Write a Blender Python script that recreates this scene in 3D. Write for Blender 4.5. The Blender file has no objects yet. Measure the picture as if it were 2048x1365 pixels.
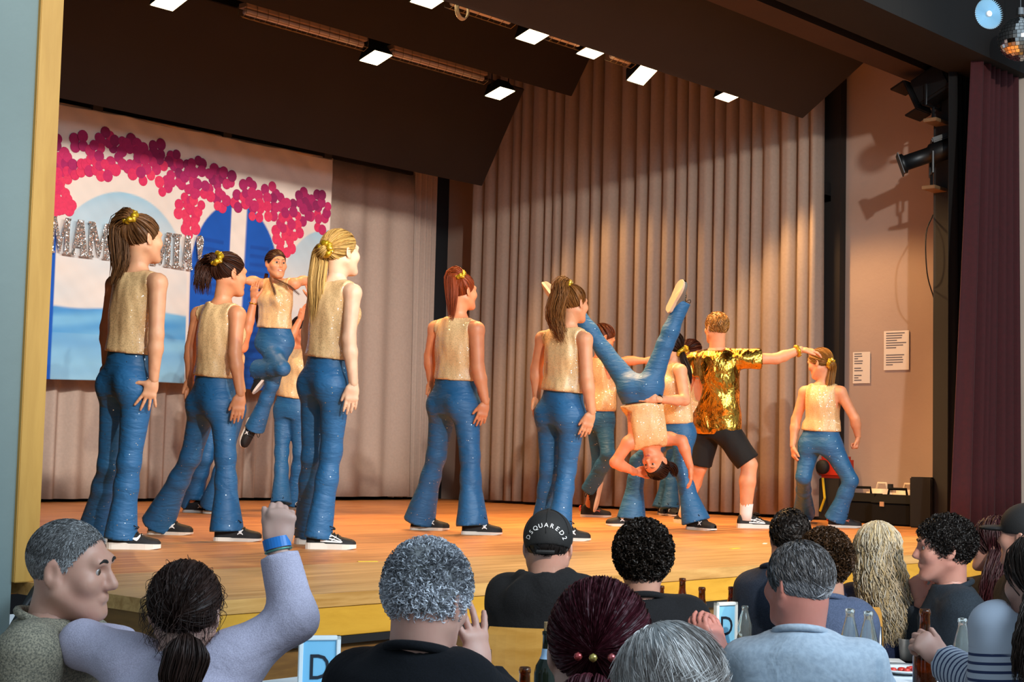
import bpy, bmesh, math, random, zlib
import numpy as np
from mathutils import Vector, Matrix

scene = bpy.context.scene
COL = scene.collection
rnd = random.Random(7)
RNG = np.random.default_rng(11)

# ---------------------------------------------------------------- camera
FPX = 3050.0
YAW = math.radians(42.9)          # view azimuth measured from +X (stage width), +Y is upstage
PITCH = math.atan((909 - 682.5) / 3050)
ROLL = 0.0235
CAM = np.array([0.0, 0.0, 1.53])
F0 = np.array([math.cos(YAW), math.sin(YAW), 0.0])
R0 = np.array([math.sin(YAW), -math.cos(YAW), 0.0])
ZUP = np.array([0.0, 0.0, 1.0])
CF = math.cos(PITCH) * F0 + math.sin(PITCH) * ZUP
CU0 = -math.sin(PITCH) * F0 + math.cos(PITCH) * ZUP
CR = math.cos(ROLL) * R0 + math.sin(ROLL) * CU0
CU = math.cos(ROLL) * CU0 - math.sin(ROLL) * R0
cd = bpy.data.cameras.new('camera')
cd.sensor_width = 36.0
cd.lens = FPX / 2048 * 36.0
cd.clip_end = 100
cam = bpy.data.objects.new('camera', cd)
COL.objects.link(cam)
cam.matrix_world = Matrix(((CR[0], CU[0], -CF[0], CAM[0]), (CR[1], CU[1], -CF[1], CAM[1]), (CR[2], CU[2], -CF[2], CAM[2]), (0, 0, 0, 1)))
cd.dof.use_dof = False
scene.camera = cam

# ---------------------------------------------------------------- world, exposure, big lights
scene.view_settings.view_transform = 'Standard'
scene.view_settings.look = 'None'
scene.view_settings.gamma = 1.0
scene.view_settings.exposure = 0.0
w = bpy.data.worlds.new('world')
scene.world = w
w.use_nodes = True
w.node_tree.nodes['Background'].inputs[0].default_value = (0.66, 0.84, 1.0, 1)
w.node_tree.nodes['Background'].inputs[1].default_value = 0.52


def spot(name, loc, target, power, color, angle, blend=0.3, size=0.1):
    l = bpy.data.lights.new(name, 'SPOT')
    l.energy = power
    l.color = color
    l.spot_size = math.radians(angle)
    l.spot_blend = blend
    l.shadow_soft_size = size
    o = bpy.data.objects.new(name, l)
    COL.objects.link(o)
    o.location = loc
    o.rotation_euler = (Vector(target) - Vector(loc)).to_track_quat('-Z', 'Y').to_euler()
    return o


# front-of-house stage spots on the hall ceiling (white), outside the frame
spot('house_spot', (1.0, -3.0, 5.45), (8.8, 8.9, 2.3), 2800, (1.0, 0.91, 0.80), 50, 0.4, 0.12)
spot('house_spot', (8.5, -3.5, 5.45), (7.0, 8.0, 2.0), 2100, (1.0, 0.84, 0.66), 46, 0.4, 0.12)
spot('house_spot', (-1.0, -4.0, 5.5), (8.6, 12.0, 3.2), 5600, (1.0, 0.92, 0.84), 17, 0.35, 0.12)
# dim house lighting over the audience
ar = bpy.data.lights.new('hall_lamp', 'AREA')
ar.shape = 'RECTANGLE'
ar.size = 5.0
ar.size_y = 3.0
ar.energy = 500
ar.color = (0.66, 0.85, 1.0)
aro = bpy.data.objects.new('hall_lamp', ar)
COL.objects.link(aro)
aro.location = (4.0, -2.5, 5.0)
aro.rotation_euler = (Vector((3.5, 3.5, 1.0)) - Vector((4.0, -2.5, 5.0))).to_track_quat('-Z', 'Y').to_euler()


# ---------------------------------------------------------------- geometry of view (pixel + distance -> place)
def ray(x, y):
    return CF + (x - 1024) / FPX * CR - (y - 682.5) / FPX * CU


def W(x, y, d):
    return CAM + ray(x, y) * d


def atZ(x, y, z):
    r = ray(x, y)
    return CAM + r * ((z - CAM[2]) / r[2])


def atY(x, y, Y):
    r = ray(x, y)
    return CAM + r * (Y / r[1])


def atX(x, y, X):
    r = ray(x, y)
    return CAM + r * (X / r[0])


def unit(v):
    v = np.asarray(v, float)
    return v / (np.linalg.norm(v) + 1e-12)


def rel(r, a, u):
    """direction given as right / away / up seen from the seat of the photographer"""
    return unit(r * R0 + a * F0 + u * ZUP)


# ---------------------------------------------------------------- materials
MATS = {}


def newmat(name):
    m = bpy.data.materials.new(name)
    m.use_nodes = True
    nt = m.node_tree
    b = nt.nodes['Principled BSDF']
    return m, nt, b


def N(nt, t, **kw):
    n = nt.nodes.new(t)
    for k, v in kw.items():
        if k.startswith('i_'):
            n.inputs[k[2:].replace('_', ' ')].default_value = v
        else:
            setattr(n, k, v)
    return n


def rgba(c):
    return (c[0], c[1], c[2], 1)


def hexc(h):
    c = [int(h[i:i + 2], 16) / 255 for i in (0, 2, 4)]
    return tuple(x / 12.92 if x <= .04045 else ((x + .055) / 1.055) ** 2.4 for x in c)


def plain(name, col, rough=0.6, metal=0.0, nscale=0, nvar=0.0, bump=0.0, bscale=60, stretch=(1, 1, 1), emis=None, estr=0, vcol=False, spec=0.5, sheen=0):
    if name in MATS:
        return MATS[name]
    if isinstance(col, str):
        col = hexc(col)
    m, nt, b = newmat(name)
    L = nt.links.new
    b.inputs['Base Color'].default_value = rgba(col)
    b.inputs['Roughness'].default_value = rough
    b.inputs['Metallic'].default_value = metal
    b.inputs['Specular IOR Level'].default_value = spec
    if sheen:
        b.inputs['Sheen Weight'].default_value = sheen
    if nscale or bump or vcol:
        tc = N(nt, 'ShaderNodeTexCoord')
        mp = N(nt, 'ShaderNodeMapping')
        mp.inputs['Scale'].default_value = stretch
        L(tc.outputs['Object'], mp.inputs['Vector'])
    src = None
    if nscale:
        nz = N(nt, 'ShaderNodeTexNoise')
        nz.inputs['Scale'].default_value = nscale
        nz.inputs['Detail'].default_value = 5
        L(mp.outputs[0], nz.inputs['Vector'])
        rp = N(nt, 'ShaderNodeValToRGB')
        rp.color_ramp.elements[0].position = 0.3
        rp.color_ramp.elements[1].position = 0.7
        rp.color_ramp.elements[0].color = rgba([c * (1 - nvar) for c in col])
        rp.color_ramp.elements[1].color = rgba([min(1, c * (1 + nvar)) for c in col])
        L(nz.outputs['Fac'], rp.inputs['Fac'])
        src = rp.outputs['Color']
    if vcol:
        at = N(nt, 'ShaderNodeAttribute', attribute_name='Col')
        mx = N(nt, 'ShaderNodeMix', data_type='RGBA', blend_type='MULTIPLY')
        mx.inputs['Factor'].default_value = 1
        if src:
            L(src, mx.inputs['A'])
        else:
            mx.inputs['A'].default_value = rgba(col)
        L(at.outputs['Color'], mx.inputs['B'])
        src = mx.outputs['Result']
    if src:
        L(src, b.inputs['Base Color'])
    if bump:
        n2 = N(nt, 'ShaderNodeTexNoise')
        n2.inputs['Scale'].default_value = bscale
        n2.inputs['Detail'].default_value = 4
        L(mp.outputs[0], n2.inputs['Vector'])
        bp = N(nt, 'ShaderNodeBump')
        bp.inputs['Strength'].default_value = bump
        bp.inputs['Distance'].default_value = 0.01
        L(n2.outputs['Fac'], bp.inputs['Height'])
        L(bp.outputs[0], b.inputs['Normal'])
    if emis:
        b.inputs['Emission Color'].default_value = rgba(emis)
        b.inputs['Emission Strength'].default_value = estr
    MATS[name] = m
    return m


def sequin(name, col, scale=170, metal=0.55, tilt=0.55, rough=0.28, foldb=0.5, flash=.3):
    """cloth covered with little sequins, every one tilted its own way"""
    if name in MATS:
        return MATS[name]
    if isinstance(col, str):
        col = hexc(col)
    m, nt, b = newmat(name)
    L = nt.links.new
    tc = N(nt, 'ShaderNodeTexCoord')
    vo = N(nt, 'ShaderNodeTexVoronoi')
    vo.inputs['Scale'].default_value = scale
    L(tc.outputs['Object'], vo.inputs['Vector'])
    b.inputs['Base Color'].default_value = rgba(col)
    b.inputs['Roughness'].default_value = rough
    # only some sequins are turned enough to flash
    sb = N(nt, 'ShaderNodeVectorMath', operation='SUBTRACT')
    sb.inputs[1].default_value = (.5, .5, .5)
    L(vo.outputs['Color'], sb.inputs[0])
    sc = N(nt, 'ShaderNodeVectorMath', operation='SCALE')
    sc.inputs['Scale'].default_value = tilt
    L(sb.outputs[0], sc.inputs[0])
    nz = N(nt, 'ShaderNodeTexNoise')
    nz.inputs['Scale'].default_value = 10
    nz.inputs['Detail'].default_value = 1.2
    mp = N(nt, 'ShaderNodeMapping')
    mp.inputs['Scale'].default_value = (1, 1, 0.42)
    L(tc.outputs['Object'], mp.inputs[0])
    L(mp.outputs[0], nz.inputs['Vector'])
    bp = N(nt, 'ShaderNodeBump')
    bp.inputs['Strength'].default_value = foldb
    bp.inputs['Distance'].default_value = 0.05
    L(nz.outputs['Fac'], bp.inputs['Height'])
    ad = N(nt, 'ShaderNodeVectorMath', operation='ADD')
    L(bp.outputs[0], ad.inputs[0])
    L(sc.outputs[0], ad.inputs[1])
    nm = N(nt, 'ShaderNodeVectorMath', operation='NORMALIZE')
    L(ad.outputs[0], nm.inputs[0])
    L(bp.outputs[0], b.inputs['Normal'])
    sx = N(nt, 'ShaderNodeSeparateColor')
    L(vo.outputs['Color'], sx.inputs[0])
    gt = N(nt, 'ShaderNodeMath', operation='GREATER_THAN')
    gt.inputs[1].default_value = 1 - flash
    L(sx.outputs[1], gt.inputs[0])
    mr = N(nt, 'ShaderNodeMapRange')
    mr.inputs['To Min'].default_value = 0.0
    mr.inputs['To Max'].default_value = 1.0
    L(gt.outputs[0], mr.inputs['Value'])
    L(mr.outputs[0], b.inputs['Coat Weight'])
    b.inputs['Coat Roughness'].default_value = .22
    b.inputs['Coat IOR'].default_value = 2.8
    L(nm.outputs[0], b.inputs['Coat Normal'])
    b.inputs['Metallic'].default_value = metal
    m2 = N(nt, 'ShaderNodeMapRange')
    m2.inputs['To Min'].default_value = .42
    m2.inputs['To Max'].default_value = rough
    L(gt.outputs[0], m2.inputs['Value'])
    L(m2.outputs[0], b.inputs['Roughness'])
    MATS[name] = m
    return m


def glitter_cloth(name, col, dens=0.02, scale=120, foldb=0.35, rough=0.55):
    """stretch cloth with sparse glitter dots"""
    if name in MATS:
        return MATS[name]
    if isinstance(col, str):
        col = hexc(col)
    m, nt, b = newmat(name)
    L = nt.links.new
    tc = N(nt, 'ShaderNodeTexCoord')
    vo = N(nt, 'ShaderNodeTexVoronoi')
    vo.inputs['Scale'].default_value = scale
    L(tc.outputs['Object'], vo.inputs['Vector'])
    sx = N(nt, 'ShaderNodeSeparateColor')
    L(vo.outputs['Color'], sx.inputs[0])
    lt = N(nt, 'ShaderNodeMath', operation='LESS_THAN')
    lt.inputs[1].default_value = dens
    L(sx.outputs[0], lt.inputs[0])
    ds = N(nt, 'ShaderNodeMath', operation='LESS_THAN')
    ds.inputs[1].default_value = 0.33
    L(vo.outputs['Distance'], ds.inputs[0])
    mu = N(nt, 'ShaderNodeMath', operation='MULTIPLY')
    L(lt.outputs[0], mu.inputs[0])
    L(ds.outputs[0], mu.inputs[1])
    mx = N(nt, 'ShaderNodeMix', data_type='RGBA')
    mx.inputs['A'].default_value = rgba(col)
    mx.inputs['B'].default_value = (0.75, 0.9, 1, 1)
    L(mu.outputs[0], mx.inputs['Factor'])
    L(mx.outputs['Result'], b.inputs['Base Color'])
    L(mu.outputs[0], b.inputs['Metallic'])
    ro = N(nt, 'ShaderNodeMapRange')
    ro.inputs['To Min'].default_value = rough
    ro.inputs['To Max'].default_value = 0.3
    L(mu.outputs[0], ro.inputs['Value'])
    L(ro.outputs[0], b.inputs['Roughness'])
    nz = N(nt, 'ShaderNodeTexNoise')
    nz.inputs['Scale'].default_value = 9
    nz.inputs['Detail'].default_value = 3
    nz.inputs['Distortion'].default_value = 0.6
    mp = N(nt, 'ShaderNodeMapping')
    mp.inputs['Scale'].default_value = (1, 1, 3.2)
    mp.inputs['Rotation'].default_value = (0.25, 0.15, 0)
    L(tc.outputs['Object'], mp.inputs[0])
    L(mp.outputs[0], nz.inputs['Vector'])
    bp = N(nt, 'ShaderNodeBump')
    bp.inputs['Strength'].default_value = foldb
    bp.inputs['Distance'].default_value = 0.03
    L(nz.outputs['Fac'], bp.inputs['Height'])
    L(bp.outputs[0], b.inputs['Normal'])
    MATS[name] = m
    return m


def wood(name, c1, c2, scale=(1.2, 14, 14), rough=0.45, rot=0.0, nscale=3.0):
    if name in MATS:
        return MATS[name]
    c1 = hexc(c1) if isinstance(c1, str) else c1
    c2 = hexc(c2) if isinstance(c2, str) else c2
    m, nt, b = newmat(name)
    L = nt.links.new
    tc = N(nt, 'ShaderNodeTexCoord')
    mp = N(nt, 'ShaderNodeMapping')
    mp.inputs['Scale'].default_value = scale
    mp.inputs['Rotation'].default_value = (0, 0, rot)
    L(tc.outputs['Object'], mp.inputs[0])
    nz = N(nt, 'ShaderNodeTexNoise')
    nz.inputs['Scale'].default_value = nscale
    nz.inputs['Detail'].default_value = 7
    nz.inputs['Roughness'].default_value = 0.62
    nz.inputs['Distortion'].default_value = 0.5
    L(mp.outputs[0], nz.inputs['Vector'])
    rp = N(nt, 'ShaderNodeValToRGB')
    rp.color_ramp.elements[0].position = 0.36
    rp.color_ramp.elements[1].position = 0.66
    rp.color_ramp.elements[0].color = rgba(c1)
    rp.color_ramp.elements[1].color = rgba(c2)
    L(nz.outputs['Fac'], rp.inputs['Fac'])
    L(rp.outputs[0], b.inputs['Base Color'])
    b.inputs['Roughness'].default_value = rough
    bp = N(nt, 'ShaderNodeBump')
    bp.inputs['Strength'].default_value = 0.12
    bp.inputs['Distance'].default_value = 0.004
    L(nz.outputs['Fac'], bp.inputs['Height'])
    L(bp.outputs[0], b.inputs['Normal'])
    MATS[name] = m
    return m


def glass(name, col, rough=0.02, trans=1.0):
    if name in MATS:
        return MATS[name]
    m, nt, b = newmat(name)
    b.inputs['Base Color'].default_value = rgba(hexc(col) if isinstance(col, str) else col)
    b.inputs['Roughness'].default_value = rough
    b.inputs['Transmission Weight'].default_value = trans
    b.inputs['IOR'].default_value = 1.45
    MATS[name] = m
    return m


# ---------------------------------------------------------------- mesh helpers
def meshdata(name, V, Fc, smooth=True, col=None):
    """V (n,3), Fc list of arrays (m,3) or (m,4)"""
    V = np.asarray(V, np.float32)
    if not isinstance(Fc, (list, tuple)):
        Fc = [Fc]
    Fc = [np.asarray(f, np.int32) for f in Fc if len(f)]
    me = bpy.data.meshes.new(name)
    me.vertices.add(len(V))
    me.vertices.foreach_set('co', V.ravel())
    nl = sum(f.size for f in Fc)
    npoly = sum(len(f) for f in Fc)
    me.loops.add(nl)
    me.polygons.add(npoly)
    me.loops.foreach_set('vertex_index', np.concatenate([f.ravel() for f in Fc]))
    st = []
    o = 0
    for f in Fc:
        k = f.shape[1]
        st.append(o + np.arange(len(f)) * k)
        o += f.size
    me.polygons.foreach_set('loop_start', np.concatenate(st).astype(np.int32))
    me.polygons.foreach_set('use_smooth', np.full(npoly, smooth))
    me.update(calc_edges=True)
    if col is not None:
        a = me.color_attributes.new('Col', 'FLOAT_COLOR', 'POINT')
        c4 = np.ones((len(V), 4), np.float32)
        c4[:, :3] = col
        a.data.foreach_set('color', c4.ravel())
    return me


def tag(o, label=None, cat=None, group=None, kind=None):
    if label:
        o['label'] = label
    if cat:
        o['category'] = cat
    if group:
        o['group'] = group
    if kind:
        o['kind'] = kind
    return o


def put(name, me, mat, parent=None, base=None):
    o = bpy.data.objects.new(name, me)
    COL.objects.link(o)
    if mat is not None and not me.materials:
        me.materials.append(mat)
    if parent is not None:
        o.parent = parent
    return o


def empty(name, loc, label, cat, group=None):
    o = bpy.data.objects.new(name, None)
    o.empty_display_size = 0.1
    COL.objects.link(o)
    o.location = loc
    return tag(o, label, cat, group)


class MB:
    """collects boxes, prisms, tubes and lathes for ONE mesh object"""

    def __init__(s):
        s.V, s.F3, s.F4, s.n = [], [], [], 0

    def add(s, V, F):
        V = np.asarray(V, float)
        F = np.asarray(F, int) + s.n
        s.V.append(V)
        (s.F3 if F.shape[1] == 3 else s.F4).append(F)
        s.n += len(V)
        return s

    def box(s, lo, hi, M=None, bev=0.0):
        lo, hi = np.array(lo, float), np.array(hi, float)
        if bev <= 0:
            V = np.array([[x, y, z] for x in (lo[0], hi[0]) for y in (lo[1], hi[1]) for z in (lo[2], hi[2])])
            F = [[0, 1, 3, 2], [4, 6, 7, 5], [0, 4, 5, 1], [2, 3, 7, 6], [0, 2, 6, 4], [1, 5, 7, 3]]
            if M is not None:
                V = V @ np.array(M[0]).T + np.array(M[1])
            return s.add(V, F)
        bm = bmesh.new()
        bmesh.ops.create_cube(bm, size=1)
        for v in bm.verts:
            v.co = Vector((lo + hi) / 2) + Vector([v.co[i] * (hi[i] - lo[i]) for i in range(3)])
        bmesh.ops.bevel(bm, geom=bm.edges[:], offset=bev, segments=2, affect='EDGES')
        bmesh.ops.triangulate(bm, faces=bm.faces[:])
        V = np.array([v.co[:] for v in bm.verts])
        F = [[v.index for v in f.verts] for f in bm.faces]
        bm.free()
        if M is not None:
            V = V @ np.array(M[0]).T + np.array(M[1])
        return s.add(V, F)

    def tube(s, pts, r, n=8, closed=False, caps=True):
        V, F = tube_vf(np.asarray(pts, float), r, n, closed)
        s.add(V, F)
        if caps and not closed:
            b = s.n - len(V)
            m = len(pts)
            for k, rev in ((0, 1), (m - 1, 0)):
                ring = list(range(b + k * n, b + k * n + n))
                c = np.mean(V[k * n:k * n + n], axis=0)
                s.V.append(c[None])
                ci = s.n
                s.n += 1
                t = [[ring[i], ring[(i + 1) % n], ci] for i in range(n)]
                if rev:
                    t = [x[::-1] for x in t]
                s.F3.append(np.array(t))
        return s

    def lathe(s, prof, n=24, loc=(0, 0, 0), M=None):
        prof = np.array(prof, float)
        a = np.linspace(0, 2 * math.pi, n, endpoint=False)
        V = np.stack([prof[:, None, 0] * np.cos(a), prof[:, None, 0] * np.sin(a), np.repeat(prof[:, 1:2], n, 1)], -1).reshape(-1, 3)
        if M is not None:
            V = V @ np.array(M).T
        V = V + np.array(loc)
        F = []
        for i in range(len(prof) - 1):
            for j in range(n):
                F.append([i * n + j, i * n + (j + 1) % n, (i + 1) * n + (j + 1) % n, (i + 1) * n + j])
        return s.add(V, F)

    def prism(s, poly, M, th):
        """poly list of (u,v), M = (3x3 columns u,v,n ; origin)"""
        import mathutils
        A, o = np.array(M[0], float), np.array(M[1], float)
        k = len(poly)
        P = np.array([[p[0], p[1], 0] for p in poly] + [[p[0], p[1], th] for p in poly], float)
        V = P @ A.T + o
        tris = mathutils.geometry.tessellate_polygon([[Vector((p[0], p[1], 0)) for p in poly]])
        F3 = [list(t) for t in tris] + [[i + k for i in t[::-1]] for t in tris]
        s.add(V, F3)
        s.F4.append(np.array([[i, (i + 1) % k, (i + 1) % k + k, i + k] for i in range(k)]) + s.n - 2 * k)
        return s

    def build(s, name, mat, parent=None, smooth=False, base=None, label=None):
        V = np.concatenate(s.V)
        if base is not None:
            V = V - np.asarray(base)
        Fc = []
        if s.F3:
            Fc.append(np.concatenate(s.F3))
        if s.F4:
            Fc.append(np.concatenate(s.F4))
        me = meshdata(name, V, Fc, smooth)
        bm = bmesh.new()
        bm.from_mesh(me)
        bmesh.ops.recalc_face_normals(bm, faces=bm.faces[:])
        bm.to_mesh(me)
        bm.free()
        o = put(name, me, mat, parent)
        if label:
            o['label'] = label
        return o


def frames(P, closed=False):
    T = np.gradient(P, axis=0) if not closed else (np.roll(P, -1, 0) - np.roll(P, 1, 0))
    T /= np.linalg.norm(T, axis=1, keepdims=True) + 1e-12
    Nn = np.zeros_like(P)
    a = np.array([0, 0, 1.0]) if abs(T[0][2]) < .9 else np.array([1.0, 0, 0])
    n = unit(np.cross(T[0], a))
    for i in range(len(P)):
        n = n - T[i] * (n @ T[i])
        n = unit(n)
        Nn[i] = n
    return T, Nn, np.cross(T, Nn)


def tube_vf(P, r, n, closed=False):
    T, A, B = frames(P, closed)
    m = len(P)
    r = np.broadcast_to(np.asarray(r, float), (m,))
    a = np.linspace(0, 2 * math.pi, n, endpoint=False)
    V = (P[:, None] + r[:, None, None] * (np.cos(a)[None, :, None] * A[:, None] + np.sin(a)[None, :, None] * B[:, None])).reshape(-1, 3)
    F = []
    for i in range(m if closed else m - 1):
        i2 = (i + 1) % m
        for j in range(n):
            F.append([i * n + j, i * n + (j + 1) % n, i2 * n + (j + 1) % n, i2 * n + j])
    return V, np.array(F)


def spline(pts, n):
    """Catmull-Rom through pts (k,d) -> (n,d)"""
    P = np.asarray(pts, float)
    k = len(P)
    if k == 2:
        return P[0] + (P[1] - P[0]) * np.linspace(0, 1, n)[:, None]
    Q = np.vstack([2 * P[0] - P[1], P, 2 * P[-1] - P[-2]])
    t = np.linspace(0, k - 1 - 1e-6, n)
    i = t.astype(int)
    u = (t - i)[:, None]
    a, b, c, d = Q[i], Q[i + 1], Q[i + 2], Q[i + 3]
    return 0.5 * (2 * b + (c - a) * u + (2 * a - 5 * b + 4 * c - d) * u ** 2 + (3 * b - a - 3 * c + d) * u ** 3)


def strands(name, P, r, mat, parent, base, sides=3, col=None):
    """P (n strands, m points, 3); r (m,) radius profile or (n,m) ; one mesh of thin locks"""
    n, m, _ = P.shape
    T = np.gradient(P, axis=1)
    T /= np.linalg.norm(T, axis=2, keepdims=True) + 1e-9
    ref = RNG.normal(size=(n, 1, 3))
    A = np.cross(T, ref)
    A /= np.linalg.norm(A, axis=2, keepdims=True) + 1e-9
    B = np.cross(T, A)
    r = np.broadcast_to(np.asarray(r, float), (n, m))
    a = np.linspace(0, 2 * math.pi, sides, endpoint=False)
    V = P[:, :, None] + r[:, :, None, None] * (np.cos(a)[None, None, :, None] * A[:, :, None] + np.sin(a)[None, None, :, None] * B[:, :, None])
    V = V.reshape(-1, 3) - np.asarray(base)
    s = np.arange(n)[:, None, None] * m * sides
    i = np.arange(m - 1)[None, :, None] * sides
    j = np.arange(sides)[None, None, :]
    j2 = (j + 1) % sides
    if sides == 2:
        j, j2 = j[:, :, :1], j2[:, :, :1]
    F = np.stack([s + i + j, s + i + j2, s + i + sides + j2, s + i + sides + j], -1).reshape(-1, 4)
    if col is None:
        col = np.ones(3)[None] * RNG.uniform(.6, 1.25, (n, 1))
    c = np.repeat(np.asarray(col), m * sides, axis=0)
    return put(name, meshdata(name, V, F, True, c), mat, parent)


# ---------------------------------------------------------------- implicit surfaces (bodies, clothes)
def smin(a, b, k):
    if k <= 0:
        return np.minimum(a, b)
    h = np.clip(.5 + .5 * (b - a) / k, 0, 1)
    return b * (1 - h) + a * h - k * h * (1 - h)


class SDF:
    def __init__(s, h):
        s.h = h
        s.pr = []
        s.cuts = []
        s.noise = None

    def _add(s, f, lo, hi, k, mode='u'):
        s.pr.append((f, np.asarray(lo, float), np.asarray(hi, float), k, mode))

    def cone(s, a, b, ra, rb, k=.02, sq=None, mode='u'):
        """tapered capsule; sq=(axis, factor) squeezes the section along that axis"""
        a, b = np.asarray(a, float), np.asarray(b, float)
        ab = b - a
        L2 = ab @ ab + 1e-12
        if sq is not None:
            ax, fc = unit(sq[0]), sq[1]

        def f(X, Y, Z):
            px, py, pz = X - a[0], Y - a[1], Z - a[2]
            t = np.clip((px * ab[0] + py * ab[1] + pz * ab[2]) / L2, 0, 1)
            qx, qy, qz = px - t * ab[0], py - t * ab[1], pz - t * ab[2]
            r = ra + (rb - ra) * t
            d2 = qx * qx + qy * qy + qz * qz
            if sq is not None:
                dn = qx * ax[0] + qy * ax[1] + qz * ax[2]
                d2 = d2 + dn * dn * (1 / fc ** 2 - 1)
            return np.sqrt(d2) - r
        R = max(ra, rb) * (1 if sq is None else max(1, sq[1])) + k + 2 * s.h
        s._add(f, np.minimum(a, b) - R, np.maximum(a, b) + R, k, mode)
        return s

    def chain(s, pts, rs, k=.02, sq=None):
        for i in range(len(pts) - 1):
            s.cone(pts[i], pts[i + 1], rs[i], rs[i + 1], k, sq)
        return s

    def ell(s, c, r, M=np.eye(3), k=.02, mode='u'):
        c, r, M = np.asarray(c, float), np.asarray(r, float), np.asarray(M, float)
        rm = r.min()

        def f(X, Y, Z):
            px, py, pz = X - c[0], Y - c[1], Z - c[2]
            q = 0
            g = 0
            for i in range(3):
                u = (px * M[0, i] + py * M[1, i] + pz * M[2, i])
                q = q + (u / r[i]) ** 2
                g = g + (u / r[i] ** 2) ** 2
            q = np.sqrt(q)
            return q * (q - 1) / np.sqrt(g + 1e-9)
        ext = np.sqrt((M ** 2 @ (r ** 2))) + k + 2 * s.h
        s._add(f, c - ext, c + ext, k, mode)
        return s

    def loft(s, a, b, side, front, ts, ws, ds, offs=None, k=.03, grow=0.0):
        a, b = np.asarray(a, float), np.asarray(b, float)
        ab = b - a
        L = np.linalg.norm(ab)
        up = ab / L
        side = unit(side - up * (side @ up))
        front = unit(np.cross(up, side)) * (1 if np.cross(up, side) @ front > 0 else -1)
        ts, ws, ds = np.array(ts), np.array(ws) + grow, np.array(ds) + grow
        tt = np.linspace(ts[0], ts[-1], 40)
        wv, dv = spline(np.stack([ts, ws, ds], 1), 200).T[1:]
        tv = spline(np.stack([ts, ws, ds], 1), 200).T[0]
        offs = np.zeros(len(ts)) if offs is None else np.array(offs)

        def f(X, Y, Z):
            px, py, pz = X - a[0], Y - a[1], Z - a[2]
            z = (px * up[0] + py * up[1] + pz * up[2]) / L
            t = np.clip(z, ts[0], ts[-1])
            w_, d_ = np.interp(t, tv, wv), np.interp(t, tv, dv)
            x = px * side[0] + py * side[1] + pz * side[2]
            y = px * front[0] + py * front[1] + pz * front[2] - np.interp(t, ts, offs)
            q = np.sqrt((x / w_) ** 2 + (y / d_) ** 2)
            g = np.sqrt((x / w_ ** 2) ** 2 + (y / d_ ** 2) ** 2) + 1e-9
            d = q * (q - 1) / g
            e = np.abs(z - t) * L
            return np.where(e > 0, np.hypot(np.maximum(d, 0), e) + np.minimum(d, 0) * 0, d)
        p0, p1 = a + ab * ts[0], a + ab * ts[-1]
        R = max(ws.max(), ds.max()) + np.abs(offs).max() + k + 2 * s.h
        s._add(f, np.minimum(p0, p1) - R, np.maximum(p0, p1) + R, k)
        return s

    def cut(s, p, n, mask=None):
        """remove what lies beyond point p in direction n"""
        s.cuts.append((np.asarray(p, float), unit(n), mask))
        return s

    def cutfun(s, f):
        s.cuts.append(f)
        return s

    def mesh(s):
        lo = np.min([p[1] for p in s.pr if p[4] == 'u'], axis=0) - s.h
        hi = np.max([p[2] for p in s.pr if p[4] == 'u'], axis=0) + s.h
        h = s.h
        n = np.maximum(3, np.ceil((hi - lo) / h).astype(int) + 1)
        ax = [lo[i] + np.arange(n[i]) * h for i in range(3)]
        D = np.full(n, 0.5, np.float32)
        for f, l, u, k, mode in s.pr:
            i0 = np.clip(((l - lo) / h).astype(int), 0, n - 1)
            i1 = np.clip(((u - lo) / h).astype(int) + 2, 1, n)
            if (i1 <= i0).any():
                continue
            sl = tuple(slice(i0[i], i1[i]) for i in range(3))
            v = f(ax[0][sl[0]][:, None, None], ax[1][sl[1]][None, :, None], ax[2][sl[2]][None, None, :]).astype(np.float32)
            if mode == 'u':
                D[sl] = smin(D[sl], v, k)
            else:
                D[sl] = -smin(-D[sl], v, k)
        XX, YY, ZZ = ax[0][:, None, None], ax[1][None, :, None], ax[2][None, None, :]
        if s.noise is not None:
            D = D + s.noise(XX, YY, ZZ).astype(np.float32)
        for c in s.cuts:
            if callable(c):
                D = np.maximum(D, c(XX, YY, ZZ).astype(np.float32))
                continue
            p, nn, mask = c
            v = (XX - p[0]) * nn[0] + (YY - p[1]) * nn[1] + (ZZ - p[2]) * nn[2]
            if mask is not None:
                c0, r = mask
                far = np.sqrt((XX - c0[0]) ** 2 + (YY - c0[1]) ** 2 + (ZZ - c0[2]) ** 2) - r
                v = np.minimum(v, -far)
            D = np.maximum(D, v.astype(np.float32))
        D[0], D[-1], D[:, 0], D[:, -1], D[:, :, 0], D[:, :, -1] = (.5,) * 6
        return nets(D, h, lo)


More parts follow.
